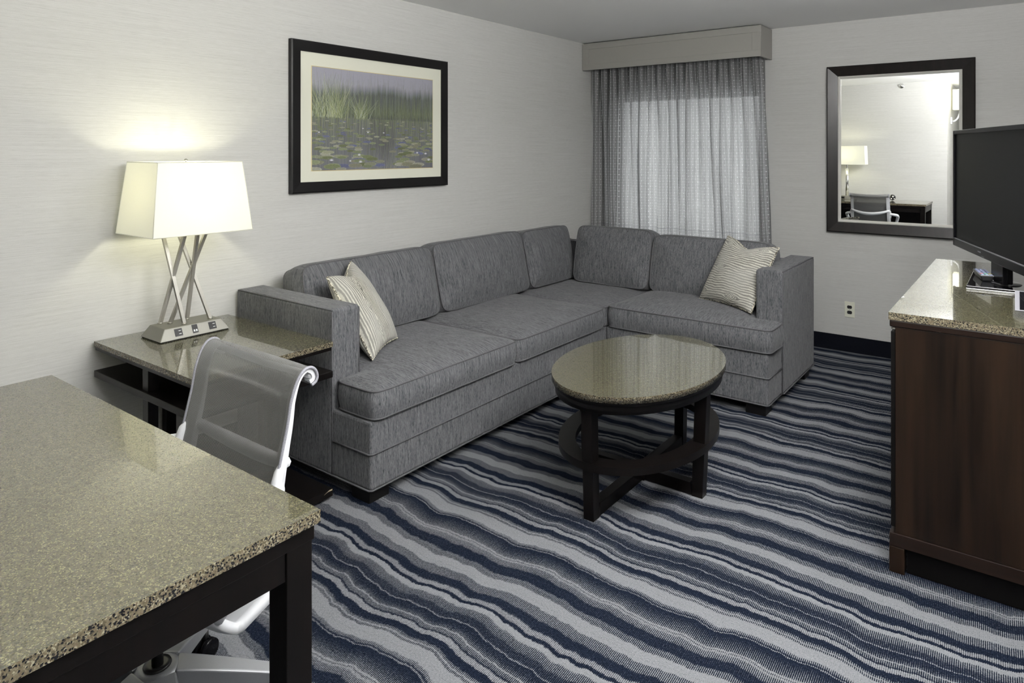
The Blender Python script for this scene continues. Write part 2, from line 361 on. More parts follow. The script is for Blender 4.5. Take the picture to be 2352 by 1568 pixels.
# window
wf = MB()
for a, b in (((WX0, .05, WZ0), (WX0+.04, .1, WZ1)), ((WX1-.04, .05, WZ0), (WX1, .1, WZ1)), ((WX0+.04, .05, WZ0), (WX1-.04, .1, WZ0+.04)), ((WX0+.04, .05, WZ1-.04), (WX1-.04, .1, WZ1))): wf.box(a, b)
win = struct(mk('window_1', wf, M['white']))
gl = NT('window_glass'); gl.base((.9, .93, .95), 0.0); gl.b.inputs['Transmission Weight'].default_value = 1; gl.b.inputs['IOR'].default_value = 1.05
bx('pane', (WX0+.04, .073, WZ0+.04), (WX1-.04, .077, WZ1-.04), gl.mat, win)
# base boards
struct(bx('baseboard_back', (0, -.012, 0), (XR-.012, 0, .115), M['baseb']))
struct(bx('baseboard_left', (0, YB+.012, 0), (.012, -.012, .115), M['baseb']))
struct(bx('baseboard_right', (XR-.012, YE, 0), (XR, -.012, .115), M['baseb']))
struct(bx('baseboard_near', (.012, YB, 0), (XC, YB+.012, .115), M['baseb']))
struct(bx('baseboard_hall', (XC, YE, 0), (XC+.012, YB, .115), M['baseb']))

# ================================================================== VALANCE + CURTAINS
VD, VX, VZ = .283, 1.57, 2.197
vl = thing('window_valance', 'grey painted box valance with recessed panel above the curtains', 'valance', (VX/2, -.15, VZ))
b = MB(); b.box((.004, -VD, VZ), (VX, -VD+.02, VZ+.048)); b.box((.004, -VD, 2.392-.012), (VX, -VD+.02, 2.432)); b.box((.004, -VD, VZ+.048), (.07, -VD+.02, 2.38)); b.box((VX-.065, -VD, VZ+.048), (VX, -VD+.02, 2.38))
mk('rail_frame', b, M['val'], vl, .0015)
bx('recessed_panel', (.07, -VD+.006, VZ+.048), (VX-.065, -VD+.02, 2.38), M['val'], vl)
bx('end_panel', (VX-.02, -VD+.02, VZ), (VX, -.002, 2.432), M['val'], vl, .001)
bx('top_board', (.004, -VD+.02, 2.425), (VX-.02, -.002, 2.437), M['valcap'], vl)

def curtain_panel(x0, x1, nf, label, seed, xb0, xb1):
    rnd = random.Random(seed)
    nu, nv = 640, 60; z0, z1 = .62, 2.31
    amps = [rnd.uniform(.6, 1.25) for _ in range(nf+2)]; kk = [rnd.uniform(-.35, .35) for _ in range(nf+2)]
    P = []; U = []
    def pt(s, v):            # s 0..1 across, v 0..1 up
        a = s*nf
        i = int(min(a, nf)); top = v**1.5
        w = (1-v)
        # lower part: some pleats merge (lower frequency added)
        ph = 2*PI*(a + .30*w*math.sin(2*PI*s*2.3+seed) + .05*math.sin(2*PI*v*1.3+i))
        am = (.048*(.60+.40*top))*(amps[i]*(1-top*.6)+top*.6)
        low = .026*w*math.sin(2*PI*(s*nf*.37)+seed*1.7)+.010*w*math.sin(2*PI*(s*nf*.61)+v*2+seed)
        y = -.125 - am*math.sin(ph) - .008*math.sin(2*ph+kk[i]) + low
        xa = x0+(x1-x0)*s; xb = xb0+(xb1-xb0)*s
        x = xa*v+xb*(1-v) + .010*math.cos(ph)*(.4+.6*top) + .012*w*math.sin(v*5+s*17+seed)*math.sin(PI*s)
        return (x, y, z0+(z1-z0)*v + (.004*math.sin(ph*.5) if v < .02 else 0))
    mb = MB(); mb.uv = []
    for j in range(nv):
        v = j/(nv-1); row = [pt(i/(nu-1), v) for i in range(nu)]; P.append(row)
    # arc length along middle row
    L = [0]; mid = [pt(i/(nu-1), .8) for i in range(nu)]
    for i in range(1, nu): L.append(L[-1]+math.hypot(mid[i][0]-mid[i-1][0], mid[i][1]-mid[i-1][1]))
    mb.grid(P, nu, nv)
    for j in range(nv):
        for i in range(nu): mb.uv.append((L[i], P[j][i][2]))
    rt = thing('window_curtain', label, 'curtain', ((x0+x1)/2, -.12, z0), 'pleated window curtains')
    mk('drape', mb, M['curtain'], rt, fixn=False)
    # stitched hem line near the bottom
    hm = MB(); hm.tube([(p[0], p[1]-.001, p[2]) for p in [pt(i/(nu-1), .122) for i in range(0, nu, 3)]], .0012, 5)
    mk('hem_stitching', hm, M['meshtrim'], rt)
curtain_panel(.024, .742, 8, 'left grey woven curtain panel beside the room corner, hanging under the valance', 3, .022, .745)
curtain_panel(.736, 1.535, 9, 'right grey woven curtain panel, nearer the dark-framed mirror', 11, .742, 1.60)
rod = thing('curtain_track', 'white curtain track hidden inside the grey valance', 'curtain rail', (.8, -.12, 2.33))
bx('rail', (.03, -.14, 2.315), (1.545, -.10, 2.335), M['white'], rod)
for k in range(2): bx('bracket', (.3+.9*k, -.13, 2.335), (.33+.9*k, -.11, 2.4245), M['white'], rod)

# ================================================================== SOFA
def dist_poly(rects, step):
    """grid mask over a union of rectangles -> cells"""
    xs = sorted({r[0] for r in rects} | {r[2] for r in rects}); ys = sorted({r[1] for r in rects} | {r[3] for r in rects})
    def fill(v):
        out = []
        for a, b in zip(v[:-1], v[1:]):
            n = max(1, int(round((b-a)/step))); out += [a+(b-a)*k/n for k in range(n)]
        return out+[v[-1]]
    return fill(xs), fill(ys)
def cushion(name, rects, h, frame, mat, parent, crown=.035, crown_b=.012, step=.018, round_r=3, seed=0, bulge=.010, dents=(), pipe=True, wob=.004, fall=.07):
    """loose cushion: plan = union of rects in (a,b), thickness h in c; frame maps (a,b,c) to the world"""
    X, Y = dist_poly(rects, step); nx, ny = len(X), len(Y)
    inside = lambda x, y: any(r[0] < x < r[2] and r[1] < y < r[3] for r in rects)
    cells = [(i, j) for i in range(nx-1) for j in range(ny-1) if inside((X[i]+X[i+1])/2, (Y[j]+Y[j+1])/2)]
    cs = set(cells); edges = {}
    for (i, j) in cells:
        if (i, j-1) not in cs: edges[(i, j)] = (i+1, j)
        if (i+1, j) not in cs: edges[(i+1, j)] = (i+1, j+1)
        if (i, j+1) not in cs: edges[(i+1, j+1)] = (i, j+1)
        if (i-1, j) not in cs: edges[(i, j+1)] = (i, j)
    st = next(iter(edges)); loop = [st]; cur = edges[st]
    while cur != st: loop.append(cur); cur = edges[cur]
    pos = {}
    for (i, j) in cells:
        for q in ((i, j), (i+1, j), (i+1, j+1), (i, j+1)): pos[q] = [X[q[0]], Y[q[1]]]
    L = [list(pos[q]) for q in loop]; n = len(L)
    for _ in range(round_r*2):
        L = [[L[k][c]*.5+(L[k-1][c]+L[(k+1) % n][c])*.25 for c in (0, 1)] for k in range(n)]
    arr0 = np.array([pos[q] for q in loop])
    delta = np.array(L)-arr0
    LA = np.array(L)
    for q, p in pos.items():
        d = np.hypot(arr0[:, 0]-p[0], arr0[:, 1]-p[1]); k = int(d.argmin()); wgt = max(0, 1-d[k]/.08)
        p[0] += delta[k][0]*wgt; p[1] += delta[k][1]*wgt
    def dd(p): return float(np.hypot(LA[:, 0]-p[0], LA[:, 1]-p[1]).min())
    mb = MB(); idx = {}; vs = []; ring_top = [0]*n
    def wb(p, s): return mnoise.noise(Vector((p[0]*3.3+seed*7.1, p[1]*3.3, s)))
    for q, p in pos.items():
        d = dd(p); z = h + crown*(1-math.exp(-d/fall)) + wob*1.6*wb(p, 1)*min(1, d/.05)
        for (dx, dy, dr, da) in dents: z -= da*math.exp(-((p[0]-dx)**2+(p[1]-dy)**2)/dr**2)
        idx[q] = len(vs); vs.append(frame(p[0], p[1], z))
    fs = [(idx[(i, j)], idx[(i+1, j)], idx[(i+1, j+1)], idx[(i, j+1)]) for (i, j) in cells]
    mb.add(vs, fs, 0, True)
    vs = []; idx = {}
    for q, p in pos.items():
        d = dd(p); idx[q] = len(vs); vs.append(frame(p[0], p[1], -crown_b*(1-math.exp(-d/.07))))
    mb.add(vs, [(idx[(i, j)], idx[(i, j+1)], idx[(i+1, j+1)], idx[(i+1, j)]) for (i, j) in cells], 0, True)
    # side band
    nr = 6; rings = []; tops = []; bots = []
    for k in range(n):
        a = np.array(L[k-1]); c_ = np.array(L[(k+1) % n]); tt = c_-a; tt = tt/(np.linalg.norm(tt)+1e-9); no = np.array([tt[1], -tt[0]])
        col = []
        for r in range(nr+1):
            v = r/nr; o = bulge*math.sin(PI*v)+.003*wb((L[k][0]*2, L[k][1]*2), 4+v)
            zt = h*v
            for (dx, dy, dr, da) in dents:
                if v > .8: zt -= da*math.exp(-((L[k][0]-dx)**2+(L[k][1]-dy)**2)/dr**2)*((v-.8)/.2)
            col.append(frame(L[k][0]+no[0]*o, L[k][1]+no[1]*o, zt))
        rings.append(col)
    vs = [p for c_ in rings for p in c_]; fs = []
    for k in range(n):
        k2 = (k+1) % n
        for r in range(nr): fs.append((k*(nr+1)+r, k2*(nr+1)+r, k2*(nr+1)+r+1, k*(nr+1)+r+1))
    mb.add(vs, fs, 0, True)
    o = mk(name, mb, mat, parent, fixn=False)
    if pipe:
        pb = MB(); pb.tube([c_[-1] for c_ in rings], .0042, 6, True); pb.tube([c_[0] for c_ in rings], .0042, 6, True)
        mk('piping', pb, M['pipe'], o)
    return o
sofa = thing('sectional_sofa', 'grey heathered L-shaped sectional sofa with loose cushions in the room corner', 'sofa', (1.0, -1.6, 0))
ZB, ZD = .062, .352          # underside and deck height
# seat bases
b = MB(); b.box((.02, -3.625, ZB), (1.012, -.695, ZD)); mk('seat_base', b, M['fabL'], sofa, .014, 3)
b = MB(); b.box((1.0125, -1.655, ZB), (2.035, -.695, ZD)); mk('seat_base', b, M['fabR'], sofa, .014, 3)
# arms
b = MB(); b.box((.015, -3.632, ZB), (.768, -3.475, .787)); mk('arm', b, M['fabL'], sofa, .016, 4)
b = MB(); b.box((1.888, -1.408, ZB), (2.045, -.685, .778)); mk('arm', b, M['fabR'], sofa, .016, 4)
# backs
b = MB(); b.box((.02, -3.476, ZD), (.15, -.70, .755)); mk('back_frame', b, M['fabL'], sofa, .02, 3)
b = MB(); b.box((.15, -.83, ZD), (1.889, -.70, .755)); mk('back_frame', b, M['fabR'], sofa, .02, 3)
# welts on the bases and arms
pb = MB()
r = .004
def welt(path, rr=.004): pb.tube(path, rr, 6)
g = .003
for z in (ZB+.004, .216):
    welt([(.77 if z > .1 else .02, -3.629, z), (1.004, -3.629, z), (1.015, -3.618, z), (1.015, -1.66, z)])
    welt([(1.015, -1.658, z), (2.027, -1.658, z), (2.038, -1.647, z), (2.038, -1.41, z)])
welt([(2.047, -1.40, ZB+.004), (2.047, -.69, ZB+.004)])
welt([(.7645, -3.6285, ZB), (.7645, -3.6285, .775)], .003)
welt([(.03, -3.6285, .7835), (.7645, -3.6285, .7835)], .003); welt([(.7645, -3.4785, .36), (.7645, -3.4785, .775)], .003)
welt([(2.0415, -1.4045, ZB), (2.0415, -1.4045, .768)], .003); welt([(2.0415, -1.40, .7745), (2.0415, -.70, .7745)], .003)
welt([(.16, -3.45, .755), (.16, -.72, .755)], .0035); welt([(.17, -.84, .755), (1.88, -.84, .755)], .0035)
mk('welt', pb, M['pipe'], sofa)
# seat cushions (frames lay the plan in world xy)
fz = lambda z0: (lambda a, b_, c: (a, b_, z0+c))
cushion('seat_cushion', [(.24, -3.468, 1.03, -2.628), (.776, -3.618, 1.03, -3.46)], .115, fz(.360), M['fabL'], sofa, seed=1, crown=.034)
cushion('seat_cushion', [(.24, -2.618, 1.03, -1.690)], .115, fz(.360), M['fabL'], sofa, seed=2, crown=.034)
cushion('seat_cushion', [(.24, -1.682, 1.015, -.93)], .115, fz(.358), M['fabL'], sofa, seed=3, crown=.022)
cushion('seat_cushion', [(1.025, -1.665, 1.880, -.93), (1.87, -1.665, 2.052, -1.418)], .125, fz(.358), M['fabR'], sofa, seed=4, crown=.034)
# back cushions: a = width, b = height, c = thickness
def back_frame_L(y0, xb, zb, lean):     # a along +y, b up, c towards +x
    ca, sa = math.cos(lean), math.sin(lean)
    return lambda a, b_, c: (xb - b_*sa + c*ca, y0+a, zb + b_*ca + c*sa)
def back_frame_R(x0, yb, zb, lean):     # a along +x, b up, c towards -y
    ca, sa = math.cos(lean), math.sin(lean)
    return lambda a, b_, c: (x0+a, yb + b_*sa - c*ca, zb + b_*ca + c*sa)
def backc(fr, w, hh, mat, sd, dents): return cushion('back_cushion', [(0, 0, w, hh)], .165, fr, mat, sofa, round_r=6, crown=.055, crown_b=.01, seed=sd, bulge=.014, dents=dents, wob=.010, fall=.09)
backc(back_frame_L(-3.44, .215, .470, .235), .925, .405, M['fabL'], 11, [(.30, .405, .04, .02), (.60, .405, .05, .016)])
backc(back_frame_L(-2.500, .215, .470, .225), .900, .415, M['fabL'], 12, [(.32, .415, .04, .018), (.62, .415, .04, .012)])
backc(back_frame_L(-1.585, .215, .470, .215), .60, .405, M['fabL'], 13, [(.2, .405, .04, .012)])
backc(back_frame_R(.425, -.955, .470, .20), .615, .418, M['fabR'], 14, [(.30, .418, .035, .026)])
backc(back_frame_R(1.055, -.955, .468, .20), .825, .395, M['fabR'], 15, [(.12, .395, .05, .016), (.5, .395, .05, .006)])
for (fx, fy) in ((.875, -3.612), (.05, -3.60), (.05, -.83), (1.905, -1.64), (1.915, -.86), (1.05, -.85), (.875, -1.80)):
    b = MB(); b.box((fx, fy, 0), (fx+.112, fy+.112, ZB+.002)); mk('foot', b, M['black'], sofa, .003)

# ------------------------------------------------------------------ pillows
def pillow(label, c00, c10, c11, c01, front, thick, seed, diamonds, rot=False):
    """corners: bottom-left, bottom-right, top-right, top-left (facing the viewer), front = +1 side carries the normal"""
    c00, c10, c11, c01 = map(Vector, (c00, c10, c11, c01)); n = 190
    nrm = ((c10-c00).cross(c01-c00)).normalized()*front
    cols = []
    def pat(u, v):
        if rot: u, v = v, u
        w = v + .006*math.sin(u*13+seed)+.013*mnoise.noise(Vector((u*7, v*10, seed)))+.004*mnoise.noise(Vector((u*25, v*20, seed)))
        k = 0
        for (du, dv, s) in diamonds:
            a = abs(u-du)/(.085*s)+abs(v-dv)/(.068*s)
            if a < 1: k = 1; ring = a*2.5+.5; f = .5+.5*math.cos(2*PI*ring); break
            # lines bow around the diamond
            q = max(0, 1-abs(u-du)/(.14*s)); w -= .068*s*q*math.copysign(1, v-dv)*math.exp(-abs(v-dv)/.09)*(1 if abs(v-dv) > .02 else abs(v-dv)/.02)
        if not k:
            f = .5+.5*math.cos(2*PI*w*(24 if rot else 28))
        th = mnoise.noise(Vector((u*9, v*45, 3+seed)))*.55+mnoise.noise(Vector((u*110, v*110, 5)))*.5
        f = max(0, min(1, (f-.34+th*.6)*1.7))
        d = np.array((.15, .142, .125)); l = np.array((.62, .605, .53)); g_ = np.array((.34, .335, .315))
        fadeb = max(0, min(1, .45+.9*mnoise.noise(Vector((u*2.2+4, v*3.2, seed)))))
        if rot: fadeb = max(fadeb, min(1, max(0, (v-.45)/.2)))
        lo = d*(1-fadeb*.75)+g_*fadeb*.75; hi = l*(1-fadeb*.45)+g_*1.15*fadeb*.45
        return lo*(1-f)+hi*f
    mb = MB(); mb.col = []
    for side in (1, -1):
        P = []
        for j in range(n):
            v = j/(n-1)
            row = []
            for i in range(n):
                u = i/(n-1); a = 2*u-1; b_ = 2*v-1
                # concave edges, pointed corners
                pa = a*(1-.075*(1-b_*b_)*abs(a)**4*1.0); pb_ = b_*(1-.075*(1-a*a)*abs(b_)**4)
                uu, vv = (pa+1)/2, (pb_+1)/2
                p = (c00*(1-uu)+c10*uu)*(1-vv)+(c01*(1-uu)+c11*uu)*vv
                th = thick*((max(0, 1-a*a))**.42*(max(0, 1-b_*b_))**.42)
                th *= 1+.10*mnoise.noise(Vector((u*3+seed, v*3, 2)))
                # chop at the top
                th -= side*0
                chop = .05*math.exp(-(a/.45)**2)*max(0, b_-.1)**1.5
                p = p + nrm*(side*th) - (c01-c00).normalized()*chop
                row.append(p); mb.col.append(tuple(pat(u, v))+(1,))
            P.append(row)
        mb.grid(P, n, n, flip=(side < 0))
    o = mk('throw_pillow', mb, M['pillow'], loc=(c00+c10+c11+c01)/4, fixn=False)
    tag(o, label, 'pillow', 'patterned throw pillows on the sofa')
    pb = MB(); pts = []
    def bd(a, b_):
        pa = a*(1-.075*(1-b_*b_)*abs(a)**4); pb2 = b_*(1-.075*(1-a*a)*abs(b_)**4); uu, vv = (pa+1)/2, (pb2+1)/2
        chop = .05*math.exp(-(a/.45)**2)*max(0, b_-.1)**1.5
        return (c00*(1-uu)+c10*uu)*(1-vv)+(c01*(1-uu)+c11*uu)*vv-(c01-c00).normalized()*chop
    m_ = 60
    for k in range(m_): pts.append(bd(-1+2*k/m_, -1))
    for k in range(m_): pts.append(bd(1, -1+2*k/m_))
    for k in range(m_): pts.append(bd(1-2*k/m_, 1))
    for k in range(m_): pts.append(bd(-1, 1-2*k/m_))
    pb.tube(pts, .0045, 6, True); mk('cord_edge', pb, M['cord'], o)
    return o
t = NT('twisted_cord'); t.base(t.mix(t.m('GREATER_THAN', t.noise(t.coord(), 130, 0), .5), (.10, .09, .07), (.62, .59, .48)), .8); M['cord'] = t.mat
pillow('beige patterned throw pillow turned edge-on against the sofa arm beside the lamp table',
       (.760, -3.395, .510), (.600, -3.085, .520), (.345, -3.175, .900), (.465, -3.425, .865), 1, .078, 2, [(.20, .33, 1.3), (.80, .36, 1.3), (.5, .30, .8)], True)
pillow('beige patterned throw pillow facing the room at the window end of the sofa',
       (1.462, -1.215, .515), (1.862, -1.405, .510), (1.972, -1.225, .890), (1.600, -1.065, .920), 1, .082, 5, [(.28, .52, 1.0), (.66, .12, 1.1), (.08, .12, .8), (.22, .90, .8), (.87, .9, .8)])

# ================================================================== END TABLE
et = thing('end_table', 'square granite-topped espresso end table between the wall and sofa arm', 'table', (.43, -3.985, 0))
ex0, ex1, ey0, ey1 = .022, .836, -4.290, -3.680
def slab(parent, x0, y0, z0, x1, y1, z1, name='granite_top'):
    m_ = MB(); m_.add([(x0,y0,z0),(x1,y0,z0),(x1,y1,z0),(x0,y1,z0),(x0,y0,z1),(x1,y0,z1),(x1,y1,z1),(x0,y1,z1)],
              [(0,3,2,1),(0,1,5,4),(1,2,6,5),(2,3,7,6),(3,0,4,7)], 1); m_.add([(x0,y0,z1),(x1,y0,z1),(x1,y1,z1),(x0,y1,z1)], [(0,1,2,3)], 0)
    return mk(name, m_, [M['granite'], M['granite_edge']], parent, 0, fixn=False)
slab(et, ex0, ey0, .650, ex1, ey1, .671)
bx('upper_board', (ex0+.004, ey0+.004, .634), (ex1-.004, ey1-.004, .6498), M['espresso'], et, .0015)
bx('shelf', (ex0, ey0, .520), (ex1, ey1, .548), M['espresso'], et, .002)
bx('bottom_board', (ex0, ey0, .018), (ex1, ey1, .050), M['espresso'], et, .002)
m_ = MB(); m_.add([(.8362, -3.684, .049), (.8362, -3.700, .0485), (.8362, -3.722, .040), (.8362, -3.728, .037), (.8362, -3.706, .043), (.8362, -3.684, .043)], [(0, 1, 2, 3, 4, 5)]); mk('chipped_edge', m_, simple('bare_wood_chip', (.42, .36, .24), .7), et)
for (lx, ly, sx, sy) in ((.43, -4.277, .045, .04), (.43, -3.733, .045, .04), (.026, -4.005, .04, .045), (.790, -4.005, .04, .045)):
    for (za, zb_) in ((.0502, .5198), (.5482, .6338)): bx('leg', (lx, ly, za), (lx+sx, ly+sy, zb_), M['espresso'], et, .001)
for (lx, ly) in ((.05, -4.26), (.05, -3.74), (.78, -4.26), (.78, -3.74)): bx('glide', (lx, ly, 0), (lx+.03, ly+.03, .018), M['black'], et)

# ------------------------------------------------------------------ lamp (end table)
ZT = .671
def frustum(mb, x0, x1, y0, y1, z0, X0, X1, Y0, Y1, z1, mi=0):
    mb.hexa([(x0,y0,z0),(x1,y0,z0),(x1,y1,z0),(x0,y1,z0),(X0,Y0,z1),(X1,Y0,z1),(X1,Y1,z1),(X0,Y1,z1)], mi)
lamp = thing('table_lamp', 'brushed nickel crossed-rod table lamp with rectangular white shade on the end table', 'lamp', (.2, -3.985, ZT))
bx('base_pad', (.117, -4.136, ZT), (.287, -3.834, ZT+.004), M['black'], lamp)
b = MB(); frustum(b, .112, .292, -4.142, -3.828, ZT+.004, .137, .267, -4.112, -3.858, ZT+.052); base = mk('base', b, M['nickelb'], lamp, .003)
def onface(yc, zc, hw, hh, d0, d1):   # a box lying on the sloped front face of the base (towards +x)
    def pt(y, q, d):
        x = .292-.025*((q)/.048); nx, nz = .887, .462; return (x+nx*d, y, ZT+.004+q+nz*d)
    q0, q1 = zc-hh, zc+hh
    m_ = MB(); m_.hexa([pt(yc-hw, q0, d0), pt(yc-hw, q0, d1), pt(yc+hw, q0, d1), pt(yc+hw, q0, d0), pt(yc-hw, q1, d0), pt(yc-hw, q1, d1), pt(yc+hw, q1, d1), pt(yc+hw, q1, d0)]); return m_
for yc in (-4.058, -3.905):
    so = mk('socket', onface(yc, .026, .0165, .0145, -.001, .0015), M['outblk'], lamp)
    for dz in (-.006, .006): mk('slot', onface(yc+.006, .026+dz, .005, .001, .0014, .0020), M['chrome'], so)
so = mk('switch', onface(-3.985, .027, .012, .0165, -.001, .002), M['outblk'], lamp)
for dy in (-.005, .005): mk('rocker', onface(-3.985+dy, .020, .003, .004, .0018, .0032), M['white'], so)
rods = [((.150, -4.074), (.235, -4.012)), ((.180, -4.046), (.215, -3.905)), ((.238, -4.012), (.165, -4.066)), ((.165, -3.962), (.235, -3.952)), ((.238, -3.892), (.165, -3.995))]
def pxy(u, v, x):       # world point on plane x for a picture ray, used only to place the rod tops under the shade
    return None
for (p, q) in rods:
    zt = 1.17; k = (zt-ZT-.052)/(1.10-ZT-.052)
    tp = (p[0]+(q[0]-p[0])*k, p[1]+(q[1]-p[1])*k, zt)
    b = MB(); b.tube([(p[0], p[1], ZT+.050), tp], .0098, 4, square=True); b.lathe((p[0], p[1], ZT+.052), [(.011, 0), (.011, .004), (.008, .006)], 16)
    mk('rod', b, M['nickel'], lamp)
b = MB(); b.box((.14, -4.10, 1.165), (.26, -3.87, 1.180)); mk('rod_cap', b, M['nickel'], lamp)
b = MB(); b.tube([(.2, -3.985, 1.18), (.2, -3.985, 1.25)], .012, 12); so = mk('socket_stem', b, M['nickel'], lamp)
b = MB(); b.lathe((.2, -3.985, 1.25), [(.001, .085), (.016, .08), (.028, .055), (.026, .03), (.012, 0)], 20); mk('bulb', b, M['bulb'], lamp)
b = MB(); b.tube([(.2, -3.985, 1.34), (.2, -3.985, 1.436)], .003, 8); b.lathe((.2, -3.985, 1.436), [(.008, 0), (.009, .004), (.004, .009), (.0005, .01)], 14); mk('finial', b, M['nickel'], lamp)
def shade(parent, cx, cy, zb, zt, wb, db, wt, dt, mat, wall_=.0015, seams=True):
    B = [(cx-db/2, cy-wb/2, zb), (cx+db/2, cy-wb/2, zb), (cx+db/2, cy+wb/2, zb), (cx-db/2, cy+wb/2, zb)]
    Tp = [(cx-dt/2, cy-wt/2, zt), (cx+dt/2, cy-wt/2, zt), (cx+dt/2, cy+wt/2, zt), (cx-dt/2, cy+wt/2, zt)]
    mb = MB()
    mb.add(B+Tp, [(0, 1, 5, 4), (1, 2, 6, 5), (2, 3, 7, 6), (3, 0, 4, 7)])
    o = mk('lamp_shade', mb, mat, parent, fixn=False)
    sd = o.modifiers.new('solid', 'SOLIDIFY'); sd.thickness = wall_; sd.offset = -1
    sb = MB()
    for q in (B, Tp): sb.tube(q, .0020, 6, True)
    for k in range(4): sb.tube([B[k], Tp[k]], .0016, 6)
    mk('shade_trim', sb, M['seam'], o)
    fr = MB(); z = zt-.012
    fr.tube([(cx, cy-wt/2, z), (cx, cy+wt/2, z)], .002, 6); fr.tube([(cx-dt/2, cy, z), (cx+dt/2, cy, z)], .002, 6); mk('shade_spider', fr, M['nickel'], o)
    return o
shade(lamp, .200, -3.985, 1.124, 1.432, .446, .336, .378, .276, M['shade'])
point('table_lamp_light', (.2, -3.985, 1.30), 22.0, WARM, .035)

# ================================================================== DESK
DX0, DX1, DY0, DY1, DZ = .80, 2.113, -5.466, -4.717, .792
desk = thing('desk', 'espresso desk with polished granite top in the left foreground', 'desk', (1.46, -5.1, 0))
slab(desk, DX0, DY0, DZ-.024, DX1, DY1, DZ)
bx('top_rail', (DX0+.006, DY0+.006, .737), (DX1-.008, DY1-.008, DZ-.0242), M['espresso'], desk, .0015)
aw = .022
for a, b_ in (((DX0+.07, DY1-.012-aw, .683), (DX1-.07, DY1-.014, .735)), ((DX0+.07, DY0+.014, .683), (DX1-.07, DY0+.014+aw, .735)),
              ((DX1-.014-aw, DY0+.07, .683), (DX1-.012, DY1-.07, .735)), ((DX0+.012, DY0+.07, .683), (DX0+.014+aw, DY1-.07, .735))):
    bx('apron', a, b_, M['espresso'], desk, .001)
for (lx, ly) in ((DX0+.010, DY1-.068), (DX1-.066, DY1-.068), (DX0+.010, DY0+.012), (DX1-.066, DY0+.012)):
    bx('leg', (lx, ly, 0), (lx+.056, ly+.056, .7365), M['espresso'], desk, .0015)
bx('modesty_panel', (DX0+.067, DY0+.02, .30), (DX1-.067, DY0+.04, .6828), M['espresso'], desk)

# desk lamp (seen only in the mirror)
dl = thing('desk_lamp', 'chrome column desk lamp with white rectangular shade, seen in the mirror', 'lamp', (1.08, -5.26, DZ))
b = MB(); frustum(b, .96, 1.20, -5.34, -5.18, DZ, .98, 1.18, -5.32, -5.20, DZ+.05); bs = mk('base', b, M['nickel'], dl, .003)
bx('socket', (1.02, -5.1815, DZ+.014), (1.06, -5.174, DZ+.038), M['outblk'], dl)
b = MB(); b.tube([(1.08, -5.26, DZ+.05), (1.08, -5.26, 1.23)], .022, 20); b.tube([(1.08, -5.26, 1.23), (1.08, -5.26, 1.36)], .009, 12); mk('column', b, M['chrome'], dl)
b = MB(); b.lathe((1.08, -5.26, 1.36), [(.012, 0), (.026, .03), (.028, .055), (.016, .08), (.001, .085)], 20); mk('bulb', b, M['bulb'], dl)
shade(dl, 1.08, -5.26, 1.29, 1.553, .24, .50, .22, .48, M['shade'])
point('desk_lamp_light', (1.08, -5.26, 1.42), 9, WARM, .035)
# decorative sphere
b = MB(); cc = Vector((1.655, -5.26, DZ+.046)); ico = bmesh.new(); bmesh.ops.create_icosphere(ico, subdivisions=1, radius=.046)
for f in ico.faces:
    c_ = f.calc_center_median(); vs = [cc+v.co+(c_-v.co)*.12 for v in f.verts]; vs2 = [cc+v.co*.9+(c_-v.co*.9)*.12 for v in f.verts]
    b.add(vs+vs2, [(0, 1, 2), (3, 5, 4), (0, 3, 4, 1), (1, 4, 5, 2), (2, 5, 3, 0)])
b.lathe(cc, [(.001, -.041), (.02, -.036), (.036, -.018), (.041, 0), (.036, .018), (.02, .036), (.001, .041)], 24, mi=1)
ico.free()
o = mk('decorative_sphere', b, [M['chrome'], M['outblk']], loc=(1.655, -5.26, DZ)); tag(o, 'small faceted silver and black ball on the desk, seen in the mirror', 'ornament')

# ================================================================== CHAIR
DYC = -.030
ch = thing('desk_chair', 'white framed mesh swivel chair tucked behind the granite desk', 'chair', (1.49, -4.72, 0))
prof = [(-5.03, .435), (-5.01, .458), (-4.95, .470), (-4.86, .466), (-4.76, .458), (-4.68, .454), (-4.635, .464), (-4.607, .49), (-4.588, .55), (-4.568, .61), (-4.548, .67), (-4.522, .74), (-4.500, .80), (-4.482, .86), (-4.470, .892), (-4.458, .912), (-4.442, .925), (-4.425, .926), (-4.411, .916), (-4.405, .900), (-4.410, .886), (-4.422, .880)]
def smoothp(pr, n):
    out = []; m_ = len(pr)
    for k in range(n):
        t_ = k/(n-1)*(m_-1); i = min(int(t_), m_-2); f = t_-i
        p0 = pr[max(i-1, 0)]; p1 = pr[i]; p2 = pr[i+1]; p3 = pr[min(i+2, m_-1)]
        out.append(tuple(.5*((2*p1[c])+(-p0[c]+p2[c])*f+(2*p0[c]-5*p1[c]+4*p2[c]-p3[c])*f*f+(-p0[c]+3*p1[c]-3*p2[c]+p3[c])*f**3) for c in (0, 1)))
    return out
SP = [(p[0]+DYC*max(0, min(1, (p[1]-.6)/.25)), p[1]) for p in smoothp(prof, 120)]
cx0, cx1 = 1.272, 1.728; cm = (cx0+cx1)/2; hw = (cx1-cx0)/2
def chpt(a, y, z):       # a in -1..1
    sag = (1-a*a)
    back = max(0, min(1, (z-.45)/.3)); wdt = hw*(1+.03*(1-back))
    return (cm+a*wdt, y + .028*sag*back - 0.01*0, z - .030*sag*(1 if z < .5 and y < -4.6 else 0)*1 - .012*sag*(1 if z > .86 else 0))
nu = 60; mb = MB(); mb.uv = []; P = []; Ls = [0]
for k in range(1, len(SP)): Ls.append(Ls[-1]+math.hypot(SP[k][0]-SP[k-1][0], SP[k][1]-SP[k-1][1]))
